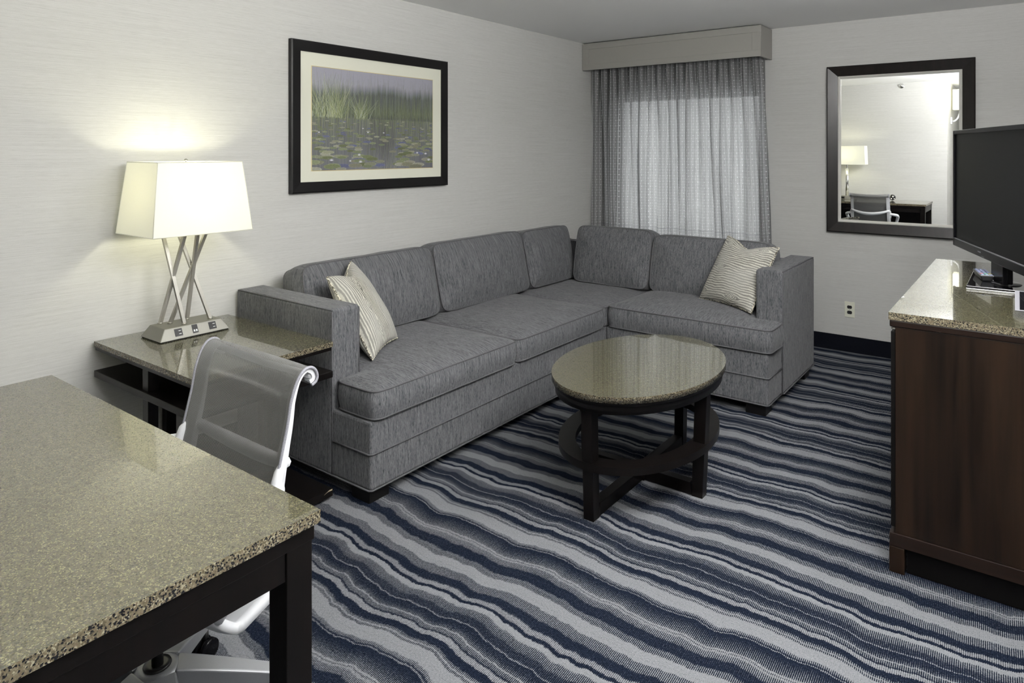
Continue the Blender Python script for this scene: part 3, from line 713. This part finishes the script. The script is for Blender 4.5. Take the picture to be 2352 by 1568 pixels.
for j, (y, z) in enumerate(SP):
    P.append([chpt(-1+2*i/(nu-1), y, z) for i in range(nu)])
    for i in range(nu): mb.uv.append((i/(nu-1)*2*hw, Ls[j]))
mb.grid(P, nu, len(SP)); mk('mesh_sling', mb, M['mesh'], ch, fixn=False)
for a in (-1, 1):
    tb = MB(); pth = [chpt(a, y, z) for (y, z) in SP]; tb.tube([(p[0]+a*.001, p[1], p[2]) for p in pth], .0042, 6); mk('edge_binding', tb, M['meshtrim'], ch)
    # white side frame: ribbon behind the mesh
    fb = MB(); ring = []
    N = len(SP)
    for k in range(0, N):
        y, z = SP[k]; y2, z2 = SP[min(k+1, N-1)]; y1, z1 = SP[max(k-1, 0)]; ty, tz = y2-y1, z2-z1; l = math.hypot(ty, tz) or 1; ny, nz = tz/l, -ty/l
        d0 = .004
        if k > 94: d1 = .010
        elif z > .5: d1 = .008+.016*max(0, min(1, (.90-z)/.25))
        else: d1 = .010
        po = chpt(a, y, z); xo = po[0]; pi_ = chpt(a*.85, y, z); xi = pi_[0]; e0 = .004
        ring.append([(xo-a*.001, y+ny*d0, z+nz*d0), (xo-a*.001, y+ny*(d1+e0), z+nz*(d1+e0)), (xi, pi_[1]+ny*(d1+e0), pi_[2]+nz*(d1+e0)), (xi, pi_[1]+ny*(d0+e0), pi_[2]+nz*(d0+e0))])
    vs = [p for q in ring for p in q]; fs = []
    for k in range(N-1):
        for c_ in range(4): fs.append((k*4+c_, k*4+(c_+1) % 4, (k+1)*4+(c_+1) % 4, (k+1)*4+c_))
    fs += [(0, 1, 2, 3), tuple((N-1)*4+c_ for c_ in (3, 2, 1, 0))]
    fb.add(vs, fs, 0, False); mk('side_frame', fb, M['white'], ch, .003)
    # arm: out from the frame, forward and down to the seat
    ab = MB(); path = [(cm+a*.222, -4.545, .660), (cm+a*.248, -4.562, .658), (cm+a*.280, -4.592, .650), (cm+a*.300, -4.630, .640), (cm+a*.303, -4.665, .620), (cm+a*.295, -4.685, .590), (cm+a*.270, -4.70, .480), (cm+a*.235, -4.71, .42)]
    SPp = []
    for k in range(len(path)-1):
        for q in range(5): f = q/5; SPp.append(tuple(path[k][c_]*(1-f)+path[k+1][c_]*f for c_ in range(3)))
    SPp.append(path[-1]); ab.tube(SPp, [.012+.008*math.sin(PI*k/len(SPp)) for k in range(len(SPp))], 10); mk('armrest', ab, M['white'], ch)
    jb = MB(); jb.tube([(cm+a*.224, -4.535, .715), (cm+a*.230, -4.548, .69), (cm+a*.232, -4.562, .65), (cm+a*.228, -4.578, .60)], [.004, .013, .015, .008], 10); mk('arm_joint', jb, M['white'], ch)
# cross bar behind the back
tb = MB(); pth = []
for k in range(25):
    a = -1+2*k/24; pth.append((cm+a*.222, -4.525+.050*(1-a*a), .706-.045*(1-a*a)))
tb.tube(pth, [.014+.006*(1-(-1+2*k/24)**2) for k in range(25)], 8); mk('cross_bar', tb, M['white'], ch)
tb = MB(); tb.tube([(cm-.222, -4.446, .902), (cm, -4.436, .890), (cm+.222, -4.446, .902)], .010, 8); mk('top_bar', tb, M['white'], ch)
# underseat carrier
cb = MB()
P = []
for j in range(25):
    v = j/24; row = []
    for i in range(21):
        a = -1+2*i/20; y = -4.715+.215*v; zz = (.445-.06*min(1, v/.26)**.7) if v < .26 else (.385+.045*((v-.26)/.51) if v < .77 else .430+.04*(v-.77)/.23); row.append((cm+a*.235, y, zz-.030*(1-a**4)))
    P.append(row)
cb.grid(P, 21, 25); so_ = mk('seat_carrier', cb, M['white'], ch, fixn=False); sd = so_.modifiers.new('s', 'SOLIDIFY'); sd.thickness = .022; sd.offset = -1
b = MB(); b.tube([(cm-.035, -4.715, .335), (cm-.035, -4.715, .20)], .014, 16); mk('gas_lift', b, M['chrome'], ch)
b = MB(); b.tube([(cm-.03, -4.72, .40), (cm-.03, -4.72, .33)], .026, 20); mk('lift_sleeve', b, M['outblk'], ch)
hub = Vector((1.46, -4.713, 0))
b = MB(); b.lathe(hub, [(.022, .203), (.031, .203), (.033, .199), (.031, .194)], 28); mk('hub_collar', b, M['outblk'], ch)
b = MB(); b.lathe(hub, [(.030, .095), (.048, .100), (.058, .15), (.056, .185), (.046, .196), (.020, .197)], 28)
casters = []
for k in range(5):
    an = math.radians(57+72*k); d = Vector((math.cos(an), math.sin(an), 0)); s_ = Vector((-d.y, d.x, 0)); secs = []
    for f in np.linspace(0, 1, 10):
        rr = .045+.265*f; w_ = .034*(1-f)+.020*f; zt_ = .196-.085*f**1.1; th = .075*(1-f)+.030*f
        secs.append([hub+d*rr+s_*w_+Vector((0, 0, zt_)), hub+d*rr-s_*w_+Vector((0, 0, zt_)), hub+d*rr-s_*w_*.55+Vector((0, 0, zt_-th)), hub+d*rr+s_*w_*.55+Vector((0, 0, zt_-th))])
    vs = [p for q in secs for p in q]; fs = []
    for i in range(9):
        for c_ in range(4): fs.append((i*4+c_, i*4+(c_+1) % 4, (i+1)*4+(c_+1) % 4, (i+1)*4+c_))
    fs += [(3, 2, 1, 0), tuple(9*4+c_ for c_ in range(4))]; b.add(vs, fs)
    casters.append((hub+d*.292, an))
mk('star_base', b, M['alu'], ch, .006, 3)
for (p, an) in casters:
    sw = an+1.1; wd = Vector((math.cos(sw), math.sin(sw), 0))
    cbm = MB(); cbm.tube([(p.x, p.y, .082), (p.x, p.y, .045)], .008, 10); wheelo = mk('caster', cbm, M['outblk'], ch)
    for sgn in (-1, 1):
        c0 = Vector((p.x, p.y, .030))+wd*(sgn*.006); c1 = Vector((p.x, p.y, .030))+wd*(sgn*.024)
        wb_ = MB(); wb_.tube([c0, c0+(c1-c0)*.15, c0+(c1-c0)*.85, c1], [.026, .0298, .0298, .024], 24); mk('wheel', wb_, M['tvblk'], wheelo)

# ================================================================== OVAL COFFEE TABLE
ct = thing('oval_coffee_table', 'oval granite-topped espresso coffee table in front of the sofa', 'table', (1.79, -2.70, 0))
cx, cy, ea, eb = 1.785, -2.705, .515, .345      # semi axes along y and x
def ell(a_, b_, n=96): return [(cx+b_*math.cos(2*PI*k/n), cy+a_*math.sin(2*PI*k/n)) for k in range(n)]
def ell_slab(name, z0, z1, a_, b_, mats, split=False, bev=0):
    m_ = MB(); n = 96; E = ell(a_, b_, n)
    m_.add([(x, y, z0) for x, y in E]+[(x, y, z1) for x, y in E], [tuple(range(n))[::-1]]+[(i, (i+1) % n, n+(i+1) % n, n+i) for i in range(n)], 1 if split else 0, False)
    m_.add([(x, y, z1) for x, y in E], [tuple(range(n))], 0, False)
    for i in range(1, n+1): m_.sm[i] = True
    return mk(name, m_, mats, ct, bev, fixn=False)
ell_slab('granite_top', .500, .525, ea, eb, [M['granite'], M['granite_edge']], True)
ell_slab('upper_rim', .4865, .4998, ea-.006, eb-.006, [M['espresso']])
ell_slab('apron', .450, .4864, ea-.016, eb-.016, [M['espresso']])
# ring shelf
m_ = MB(); n = 96; O = ell(.478, .318, n); I = ell(.478-.075, .318-.075, n)
zs0, zs1 = .205, .236
m_.add([(x, y, zs1) for x, y in O]+[(x, y, zs1) for x, y in I], [(i, (i+1) % n, n+(i+1) % n, n+i) for i in range(n)])
m_.add([(x, y, zs0) for x, y in O]+[(x, y, zs0) for x, y in I], [(i, n+i, n+(i+1) % n, (i+1) % n) for i in range(n)])
m_.add([(x, y, zs0) for x, y in O]+[(x, y, zs1) for x, y in O], [(i, (i+1) % n, n+(i+1) % n, n+i) for i in range(n)], 0, True)
m_.add([(x, y, zs0) for x, y in I]+[(x, y, zs1) for x, y in I], [(i, n+i, n+(i+1) % n, (i+1) % n) for i in range(n)], 0, True)
mk('ring_shelf', m_, M['espresso'], ct, fixn=False)
for (dx, dy) in ((0, -1), (1, 0), (0, 1), (-1, 0)):
    ro = .462 if dy else .298; lw = .0235
    m_ = MB()
    def lp(rad, w_, z): return (cx+dx*rad-dy*w_, cy+dy*rad+dx*w_, z)
    r0, r1 = ro-.048, ro+.0; t0, t1 = ro-.034, ro+.030
    m_.hexa([lp(r0, -lw, 0), lp(r1, -lw, 0), lp(r1, lw, 0), lp(r0, lw, 0), lp(t0, -lw, .4498), lp(t1-.01, -lw, .4498), lp(t1-.01, lw, .4498), lp(t0, lw, .4498)])
    mk('leg', m_, M['espresso'], ct, .0015)
    m_ = MB(); m_.hexa([lp(.03, -.022, .004), lp(r0-.001, -.022, .004), lp(r0-.001, .022, .004), lp(.03, .022, .004), lp(.03, -.022, .055), lp(r0-.008, -.022, .055), lp(r0-.008, .022, .055), lp(.03, .022, .055)])
    mk('stretcher', m_, M['espresso'], ct, .001)
bx('stretcher_block', (cx-.0295, cy-.0295, .004), (cx+.0295, cy+.0295, .056), M['espresso'], ct)

# ================================================================== PICTURE
pc = thing('framed_picture', 'black framed lily pond print with cream mat above the sofa', 'picture', (.015, -2.70, 1.66))
py0, py1, pz0, pz1 = -3.318, -2.078, 1.249, 2.087
def frame4(name, y0, y1, z0, z1, w_, xo, xi, xb, mat, parent, plane='x'):
    # mitred moulding: outer edge depth xo, inner edge depth xi
    m_ = MB(); O = [(y0, z0), (y1, z0), (y1, z1), (y0, z1)]; I = [(y0+w_, z0+w_), (y1-w_, z0+w_), (y1-w_, z1-w_), (y0+w_, z1-w_)]
    pt = (lambda y, z, d: (d, y, z)) if plane == 'x' else (lambda y, z, d: (y, -d, z))
    o2 = [(y0+.007, z0+.007), (y1-.007, z0+.007), (y1-.007, z1-.007), (y0+.007, z1-.007)]
    for k in range(4):
        l = (k+1) % 4
        m_.add([pt(*O[k], xb), pt(*O[l], xb), pt(*O[l], xo-.004), pt(*O[k], xo-.004), pt(*o2[k], xo), pt(*o2[l], xo), pt(*I[l], xi), pt(*I[k], xi), pt(*I[l], xb), pt(*I[k], xb)],
               [(0, 1, 2, 3), (3, 2, 5, 4), (4, 5, 6, 7), (7, 6, 8, 9)])
    return mk(name, m_, mat, parent, fixn=True)
frame4('frame', py0, py1, pz0, pz1, .060, .032, .026, .002, M['frameblk'], pc)
bx('mat_board', (.003, py0+.055, pz0+.055), (.018, py1-.055, pz1-.055), M['mat'], pc)
iy0, iy1, iz0, iz1 = -3.180, -2.219, 1.371, 1.950
frame4('mat_fillet', iy0-.008, iy1+.008, iz0-.008, iz1+.008, .0085, .0195, .0195, .0185, M['fillet'], pc)
# the print, painted procedurally: reeds, lily pads and water
def paint():
    Wd, Hd = 560, 348; rg = np.random.RandomState(4)
    yy, xx = np.mgrid[0:Hd, 0:Wd].astype(float); v = yy/Hd; u = xx/Wd     # v=0 top
    img = np.zeros((Hd, Wd, 3))
    sky = np.array((.40, .40, .43)); mist = np.array((.30, .31, .33)); hill = np.array((.095, .11, .105)); wat = np.array((.17, .175, .18)); dk = np.array((.045, .05, .05))
    ridge = .12+.05*np.sin(u*7+1)+.03*np.sin(u*19)+.02*np.sin(u*41+2)-.04*np.cos((u-.45)*6)
    ridge = .13+.35*(ridge-.13)+.04*np.sin(u*3.1+.5); vs_ = np.interp(np.arange(Wd), np.arange(0, Wd, 4), rg.rand(len(np.arange(0, Wd, 4))))[None, :]
    f = (np.clip((v-ridge+.03*vs_)/.11, 0, 1)*(.75+.4*vs_)).clip(0, 1)[..., None]
    img = sky*(1-f)+hill*f
    bank = np.clip((v-.30)/.12, 0, 1)[..., None]; img = img*(1-bank*.5)+np.array((.10, .125, .075))*bank*.5
    lake = np.clip((v-.46)/.03, 0, 1)[..., None]; wcol = wat*(1-.35*np.exp(-((u-.55)/.09)**2))[..., None]+np.array((.10, .10, .10))*np.clip((v-.75)/.3, 0, 1)[..., None]*np.exp(-((u-.5)/.3)**2)[..., None]
    img = img*(1-lake)+wcol*lake
    # vertical reflections
    st = np.interp(np.arange(Wd), np.arange(0, Wd, 3), rg.rand(len(np.arange(0, Wd, 3))))
    img *= (1-(.22*lake[..., 0]*(st[None, :]-.3)))[..., None]
    def blade(x0, y0, x1, y1, bend, col, w0, al=.7):
        n = int(max(abs(y1-y0), abs(x1-x0))*1.3)+2
        for k in range(n):
            t_ = k/(n-1); x = x0+(x1-x0)*t_+bend*math.sin(PI*t_*.5)**2*(1 if True else 0); y = y0+(y1-y0)*t_
            wd = max(.5, w0*(1-t_)); xa = int(x-wd/2); xb_ = int(x+wd/2)+1; yi = int(y)
            if 0 <= yi < Hd:
                for q in range(max(0, xa-1), min(Wd, xb_+1)):
                    cv = al*max(0, min(1, wd/2+.5-abs(q+.5-x)))
                    img[yi, q] = img[yi, q]*(1-cv)+col*cv
    greens = [np.array(c) for c in ((.30, .34, .16), (.22, .26, .12), (.42, .45, .26), (.13, .16, .08), (.36, .40, .30))]
    for _ in range(1100):       # background reeds on the right
        x = Wd*(.02+.98*rg.rand()**.7); yb = Hd*(.40+.10*rg.rand()); hh = Hd*(.06+.36*rg.rand()**1.5); blade(x, yb, x+rg.randn()*8, yb-hh, rg.randn()*5, greens[rg.randint(5)]*.65, 1.2, .42)
    for (cx_, sp, nb, hgt) in ((.10, .12, 170, .42), (.20, .06, 70, .36), (.36, .05, 80, .26)):   # tufts on the left
        for _ in range(nb):
            x = Wd*(cx_+sp*rg.randn()*.5); yb = Hd*(.47+.02*rg.rand()); lean = rg.randn()*20+(x/Wd-cx_)*120; hh = Hd*hgt*(.45+.65*rg.rand()); c_ = greens[rg.randint(5)]*(.8+.5*rg.rand())
            blade(x, yb, x+lean*1.3, yb-hh, lean*.6, c_, 2.2, .7)
    for _ in range(900):       # reflections of the reeds
        x = Wd*rg.rand(); yb = Hd*.48; hh = Hd*(.08+.42*rg.rand()); blade(x, yb, x+rg.randn()*8, yb+hh, 0, greens[rg.randint(5)]*(.3+.8*rg.rand()), 1.5, .30)
    for _ in range(40):        # blades rising from the bottom
        x = Wd*(.42+.25*rg.rand()); blade(x, Hd-1, x+rg.randn()*28, Hd*(.72+.1*rg.rand()), 0, greens[rg.randint(5)]*.9, 1.3, .4)
    def pad(px, py, a_, c_):
        b_ = a_*.24; ya, yb = int(max(0, py-b_)), int(min(Hd, py+b_+1)); xa, xb_ = int(max(0, px-a_)), int(min(Wd, px+a_+1))
        for y in range(ya, yb):
            for x in range(xa, xb_):
                d = ((x-px)/a_)**2+((y-py)/max(b_, .8))**2
                if d <= 1 and not (abs(math.atan2(y-py, x-px)-.6) < .12): img[y, x] = c_*(1.12 if d > .75 else .9+.1*math.cos(8*math.atan2((y-py)*3, x-px)))
    padc = [np.array(c) for c in ((.27, .31, .17), (.35, .37, .24), (.20, .23, .11), (.40, .41, .30), (.17, .19, .29), (.30, .30, .20))]
    for k in range(330):
        v_ = .50+.48*(k/330)**1.0; s_ = 6+34*(v_-.48)**1.3*1.8
        if v_ > .8 and rg.rand() < .45: continue
        x = rg.rand(); x = x if not (.46 < x < .66 and rg.rand() < .75) else rg.rand()
        pad(Wd*x, Hd*(v_+.01*rg.randn()), s_*(.7+.5*rg.rand()), padc[rg.choice([0, 1, 2, 3, 5, 0, 2, 4])]*(.75+.3*rg.rand()))
    for (fx, fy, s_) in ((.14, .90, 9), (.36, .92, 9), (.35, .85, 7), (.93, .84, 8), (.96, .91, 9), (.85, .83, 6), (.28, .91, 5), (.42, .62, 4), (.55, .62, 4), (.05, .63, 4), (.38, .58, 3)):
        for k in range(9):
            an = PI*(.08+.84*k/8); blade(Wd*fx, Hd*fy+s_*.3, Wd*fx+math.cos(an)*s_, Hd*fy+s_*.3-math.sin(an)*s_*.9, 0, np.array((.75, .75, .76)), 3, .9)
    img += rg.randn(Hd, Wd, 1)*.006
    return np.clip(img*np.array((.80, .79, .86)), 0, 1), Wd, Hd
img, Wd, Hd = paint()
m_ = MB(); P = [[(.0195, iy0+(iy1-iy0)*i/(Wd-1), iz1-(iz1-iz0)*j/(Hd-1)) for i in range(Wd)] for j in range(Hd)]
m_.grid(P, Wd, Hd, smooth=False, flip=True); m_.col = np.concatenate([img.reshape(-1, 3), np.ones((Wd*Hd, 1))], 1); mk('print', m_, M['print'], pc, fixn=False)

# ================================================================== MIRROR
mr = thing('wall_mirror', 'large dark wood framed wall mirror with silver lip behind the television', 'mirror', (2.44, -.02, 1.49))
mx0, mx1, mz0, mz1 = 1.977, 2.900, .881, 2.106
frame4('frame', mx0, mx1, mz0, mz1, .074, .040, .022, .002, M['mirframe'], mr, 'y')
frame4('silver_lip', mx0+.072, mx1-.072, mz0+.072, mz1-.072, .022, .023, .014, .004, M['silver'], mr, 'y')
bx('mirror_glass', (mx0+.09, -.011, mz0+.09), (mx1-.09, -.005, mz1-.09), M['mirror'], mr)

# ================================================================== WALL OUTLET
wo = thing('wall_outlet', 'almond duplex outlet plate with black sockets low on the window wall', 'outlet', (2.128, 0, .311))
b = MB(); b.box((2.0935, -.006, .2545), (2.1625, -.0002, .3685)); mk('plate', b, M['outlet'], wo, .002, 2)
for dz in (-.0195, .0195):
    m_ = MB(); n = 28; pts = []
    for k in range(n):
        a = 2*PI*k/n; pts.append((2.128+.0165*math.cos(a), max(-.0115, min(.0115, .0165*math.sin(a)))))
    m_.add([(x, -.0085, .311+dz+z) for x, z in pts]+[(x, -.005, .311+dz+z) for x, z in pts], [tuple(range(n))]+[(i, (i+1) % n, n+(i+1) % n, n+i) for i in range(n)])
    so = mk('socket', m_, M['outblk'], wo)
    for dx in (-.006, .006): bx('slot', (2.128+dx-.001, -.0090, .311+dz-.003), (2.128+dx+.001, -.0084, .311+dz+.004), M['tvline'], so)
b = MB(); b.tube([(2.128, -.0075, .311), (2.128, -.0055, .311)], .003, 12); mk('screw', b, M['chrome'], wo)

# ================================================================== TV CABINET
KX, KY0, KY1, KZ = 2.797, -2.812, -1.304, .912
cab = thing('media_cabinet', 'mahogany media cabinet with granite top at the right edge', 'cabinet', (3.15, -2.05, 0))
slab(cab, KX, KY0, .886, 3.50, KY1, KZ)
b = MB(); b.box((KX+.003, KY0+.002, .861), (3.498, KY1-.004, .8858)); mk('top_moulding', b, M['cabwood_x'], cab, .004)
bx('side_panel', (2.818, KY0+.006, .1385), (3.49, KY0+.026, .8608), M['cabwood'], cab, .001)
bx('side_panel', (2.818, KY1-.026, .1385), (3.49, KY1-.006, .8608), M['cabwood'], cab, .001)
bx('back_panel', (3.475, KY0+.027, .1385), (3.49, KY1-.027, .8608), M['doorblk'], cab)
bx('cabinet_floor', (2.822, KY0+.027, .1385), (3.4745, KY1-.027, .156), M['doorblk'], cab)
bx('base_rail', (KX+.003, KY0, .092), (3.495, KY0+.05, .138), M['cabwood_x'], cab, .002)
bx('base_rail', (KX+.003, KY1-.05, .092), (3.495, KY1, .138), M['cabwood_x'], cab, .002)
bx('front_rail', (KX+.003, KY0+.0505, .092), (KX+.05, KY1-.0505, .138), M['cabwood_x'], cab, .002)
bx('plinth', (2.851, KY0+.022, .002), (3.44, KY1-.022, .0918), M['doorblk'], cab)
for fy in (KY0, KY1-.05): bx('foot', (KX+.002, fy, 0), (KX+.050, fy+.05, .0918), M['cabwood'], cab, .003)
for k in range(2):
    y0 = KY0+.012+k*.748; d = bx('door', (2.803, y0, .156), (2.8175, y0+.738, .843), M['doorblk'], cab, .001)
    b = MB(); b.lathe((2.812, y0+.006, .843), [(.003, 0), (.003, .006), (.008, .008), (.008, .013), (.004, .016)], 14); mk('hinge_pin', b, M['nickel'], d)
    b = MB(); b.tube([(2.803, y0+(.69 if k == 0 else .05), .5), (2.785, y0+(.69 if k == 0 else .05), .5)], [.006, .012], 14); mk('knob', b, M['nickel'], d)

# ------------------------------------------------------------------ TV
TVC = Vector((3.045, -1.935, 1.297)); ta = math.radians(18.6)
td = Vector((-math.sin(ta), math.cos(ta), 0)); tn = Vector((-math.cos(ta), -math.sin(ta), 0))
def tvp(a, d, z): p = TVC+td*a+tn*d; return (p.x, p.y, z)
tv = thing('television', 'black flat screen television swivelled on its glass stand atop the cabinet', 'television', (3.06, -1.935, KZ))
def tvbox(name, a0, a1, d0, d1, z0, z1, mat, bev=0, par=None):
    m_ = MB().hexa([tvp(a0, d0, z0), tvp(a1, d0, z0), tvp(a1, d1, z0), tvp(a0, d1, z0), tvp(a0, d0, z1), tvp(a1, d0, z1), tvp(a1, d1, z1), tvp(a0, d1, z1)])
    return mk(name, m_, mat, par or tv, bev)
z0, z1, hwid = 1.013, 1.581, .468
tvbox('back_shell', -hwid, hwid, -.035, 0, z0+.004, z1-.004, M['tvblk'], .006)
tvbox('bezel', -hwid, -hwid+.018, 0, .010, z0, z1, M['tvblk'], .003); tvbox('bezel', hwid-.018, hwid, 0, .010, z0, z1, M['tvblk'], .003)
tvbox('bezel', -hwid+.018, hwid-.018, 0, .010, z1-.020, z1, M['tvblk'], .003); bz = tvbox('bezel', -hwid+.018, hwid-.018, 0, .010, z0, z0+.036, M['tvblk'], .003)
tvbox('trim_line', -hwid+.018, hwid-.018, .001, .011, z0+.036, z0+.039, M['tvline'])
tvbox('screen', -hwid+.018, hwid-.018, .0, .003, z0+.039, z1-.020, M['screen'])
tvbox('maker_mark', .045, .085, .010, .0106, z0+.018, z0+.024, M['tvline'], par=bz)
for k in range(3): tvbox('indicator', .030-.014*k, .034-.014*k, .010, .0107, z0+.004, z0+.008, M['tvline'], par=bz)
tvbox('neck', -.165, -.065, -.045, -.008, KZ+.022, z0+.06, M['tvblk'], .004)
tvbox('neck_plate', -.185, -.045, -.02, -.002, KZ+.022, z0+.01, M['tvblk'], .002)
m_ = MB(); m_.box((2.985, -2.170, KZ+.0005), (3.235, -1.700, KZ+.006)); mk('stand_foot', m_, M['chrome'], tv, .001)
m_ = MB(); m_.box((2.985, -2.170, KZ+.0062), (3.235, -1.700, KZ+.016)); mk('stand_base', m_, M['glassblk'], tv, .002)
m_ = MB(); m_.lathe((3.115, -2.03, KZ+.016), [(.055, 0), (.05, .006), (.02, .007)], 32); mk('swivel_disc', m_, M['glassblk'], tv)
# remote
rc = Vector((3.032, -1.93, KZ+.0175)); ra = math.radians(12)
def rp(a, b_, z): return (rc.x+a*math.cos(ra)-b_*math.sin(ra), rc.y+a*math.sin(ra)+b_*math.cos(ra), rc.z+z)
rm = thing('remote_control', 'black remote control with coloured buttons lying on the television stand base', 'remote control', tuple(rc))
m_ = MB(); m_.hexa([rp(-.018, -.085, 0), rp(.018, -.085, 0), rp(.018, .085, 0), rp(-.018, .085, 0), rp(-.026, -.092, .022), rp(.026, -.092, .022), rp(.026, .092, .022), rp(-.026, .092, .022)]); mk('body', m_, M['outblk'], rm, .004)
m_ = MB(); m_.hexa([rp(-.024, -.09, .0221), rp(.024, -.09, .0221), rp(.024, .09, .0221), rp(-.024, .09, .0221), rp(-.023, -.089, .0245), rp(.023, -.089, .0245), rp(.023, .089, .0245), rp(-.023, .089, .0245)]); mk('face_plate', m_, M['tvline'], rm)
bc = [(.30, .45, .75), (.35, .5, .7), (.3, .4, .75), (.75, .25, .3), (.15, .55, .4), (.75, .65, .15), (.3, .35, .6)]
bms = [simple('button_colour_%s' % nme, tuple(q*.45 for q in c_), .4) for nme, c_ in zip(('pale_blue', 'sky', 'blue', 'red', 'green', 'yellow', 'slate'), bc)]
for r_ in range(7):
    for c_ in range(3):
        a = -.015+.015*c_; b_ = -.075+.024*r_
        mt = bms[c_] if r_ == 0 else (bms[3+c_] if r_ == 1 else bms[6])
        m_ = MB(); m_.hexa([rp(a-.0055, b_-.008, .0246), rp(a+.0055, b_-.008, .0246), rp(a+.0055, b_+.008, .0246), rp(a-.0055, b_+.008, .0246), rp(a-.0045, b_-.007, .0272), rp(a+.0045, b_-.007, .0272), rp(a+.0045, b_+.007, .0272), rp(a-.0045, b_+.007, .0272)]); mk('button', m_, mt, rm)
# cup and card holder at the frame edge
cu = thing('paper_cup', 'white paper cup standing on the granite at the right edge', 'cup', (3.236, -2.245, KZ))
m_ = MB(); m_.lathe((3.236, -2.245, KZ+.0005), [(.001, .003), (.026, .003), (.027, .0), (.029, 0), (.0395, .088), (.0415, .091), (.0395, .094), (.037, .092), (.027, .008), (.001, .007)], 40); mk('cup_wall', m_, M['cup'], cu)
th_ = thing('card_stand', 'small black and silver display card leaning on the granite at the right edge', 'display card', (3.23, -2.58, KZ))
m_ = MB(); m_.hexa([(3.155, -2.670, KZ+.030), (3.30, -2.670, KZ+.030), (3.30, -2.662, KZ+.026), (3.155, -2.662, KZ+.026), (3.151, -2.44, KZ+.060), (3.30, -2.44, KZ+.060), (3.30, -2.436, KZ+.056), (3.151, -2.436, KZ+.056)]); mk('card_frame', m_, M['leather'], th_, .001)
m_ = MB(); m_.hexa([(3.168, -2.661, KZ+.0325), (3.29, -2.661, KZ+.0325), (3.29, -2.66, KZ+.031), (3.168, -2.66, KZ+.031), (3.165, -2.455, KZ+.0595), (3.29, -2.455, KZ+.0595), (3.29, -2.454, KZ+.058), (3.165, -2.454, KZ+.058)]); mk('card_face', m_, M['glassblk'], th_)
m_ = MB(); m_.box((3.185, -2.64, KZ), (3.285, -2.46, KZ+.026)); mk('stand_block', m_, M['outblk'], th_, .002)

# ================================================================== FIXTURES BEHIND THE CAMERA (seen in the mirror or added to brighten the room)
def added_ceiling_fixture(x, y, label):  # invented housing around an added overhead fill light
    f_ = thing('added_ceiling_light', label, 'ceiling light', (x, y, H), 'added unseen ceiling lights')
    m_ = MB(); m_.lathe((x, y, H), [(.235, 0), (.235, -.03), (.22, -.035)], 48); mk('rim', m_, M['nickel'], f_)
    m_ = MB(); m_.lathe((x, y, H), [(.218, -.036), (.21, -.06), (.15, -.08), (.001, -.086)], 48); mk('diffuser', m_, mat_emit('added_light_diffuser', (1.0, .98, .93), 2.0), f_)
added_ceiling_fixture(3.08, -2.5, 'made-up round ceiling light above the television, added to brighten the room')
added_ceiling_fixture(3.0, -5.05, 'made-up round ceiling light at the hall opening, added to brighten the room')
to = thing('added_floor_lamp', 'made-up uplight floor lamp by the right wall, added to brighten the ceiling', 'lamp', (3.37, -3.95, 0))  # unseen lamp body, put in to carry the ceiling uplight
m_ = MB(); m_.lathe((3.37, -3.95, 0), [(.13, 0), (.13, .012), (.02, .025)], 32); mk('base', m_, M['nickel'], to)
m_ = MB(); m_.tube([(3.37, -3.95, .024), (3.37, -3.95, 1.70)], .012, 12); mk('pole', m_, M['nickel'], to)
m_ = MB(); m_.lathe((3.37, -3.95, 1.70), [(.012, 0), (.06, .01), (.12, .06), (.145, .12), (.140, .12), (.115, .064), (.055, .016), (.001, .012)], 32); mk('bowl_shade', m_, M['nickel'], to)
sc = thing('wall_sconce', 'white box-shade wall sconce on a curved arm in the hall, seen in the mirror', 'sconce', (XC, -6.0, 1.95))
m_ = MB(); m_.box((XC, -6.05, 1.86), (XC+.02, -5.95, 1.96)); mk('wall_plate', m_, M['white'], sc, .003)
m_ = MB(); pts = [(XC+.02+.09*math.sin(k/8*PI/2)**1, -6.0, 1.90+.16*(1-math.cos(k/8*PI/2))) for k in range(9)]; m_.tube(pts, .012, 10); mk('arm', m_, M['white'], sc)
m_ = MB(); m_.box((XC+.03, -6.09, 2.065), (XC+.19, -5.91, 2.345)); mk('shade', m_, mat_emit('sconce_shade_glow', (1.0, .95, .70), 1.6), sc)
point('sconce_light', (XC+.26, -6.0, 2.25), 3.5, WARM, .08)
sp = thing('fire_sprinkler', 'chrome sidewall fire sprinkler near the ceiling, seen in the mirror', 'sprinkler', (1.736, YB, 2.395))
m_ = MB(); prf = [(.036, 0), (.034, .006), (.02, .010), (.008, .011), (.008, .03), (.014, .034), (.014, .037), (.001, .038)]
vs = []; n = 24
for (r_, d_) in prf:
    for k in range(n): a = 2*PI*k/n; vs.append((1.736+r_*math.cos(a), YB+.0005+d_, 2.395+r_*math.sin(a)))
m_.add(vs, [(i*n+k, i*n+(k+1) % n, (i+1)*n+(k+1) % n, (i+1)*n+k) for i in range(len(prf)-1) for k in range(n)], 0, True); mk('escutcheon', m_, M['chrome'], sp)
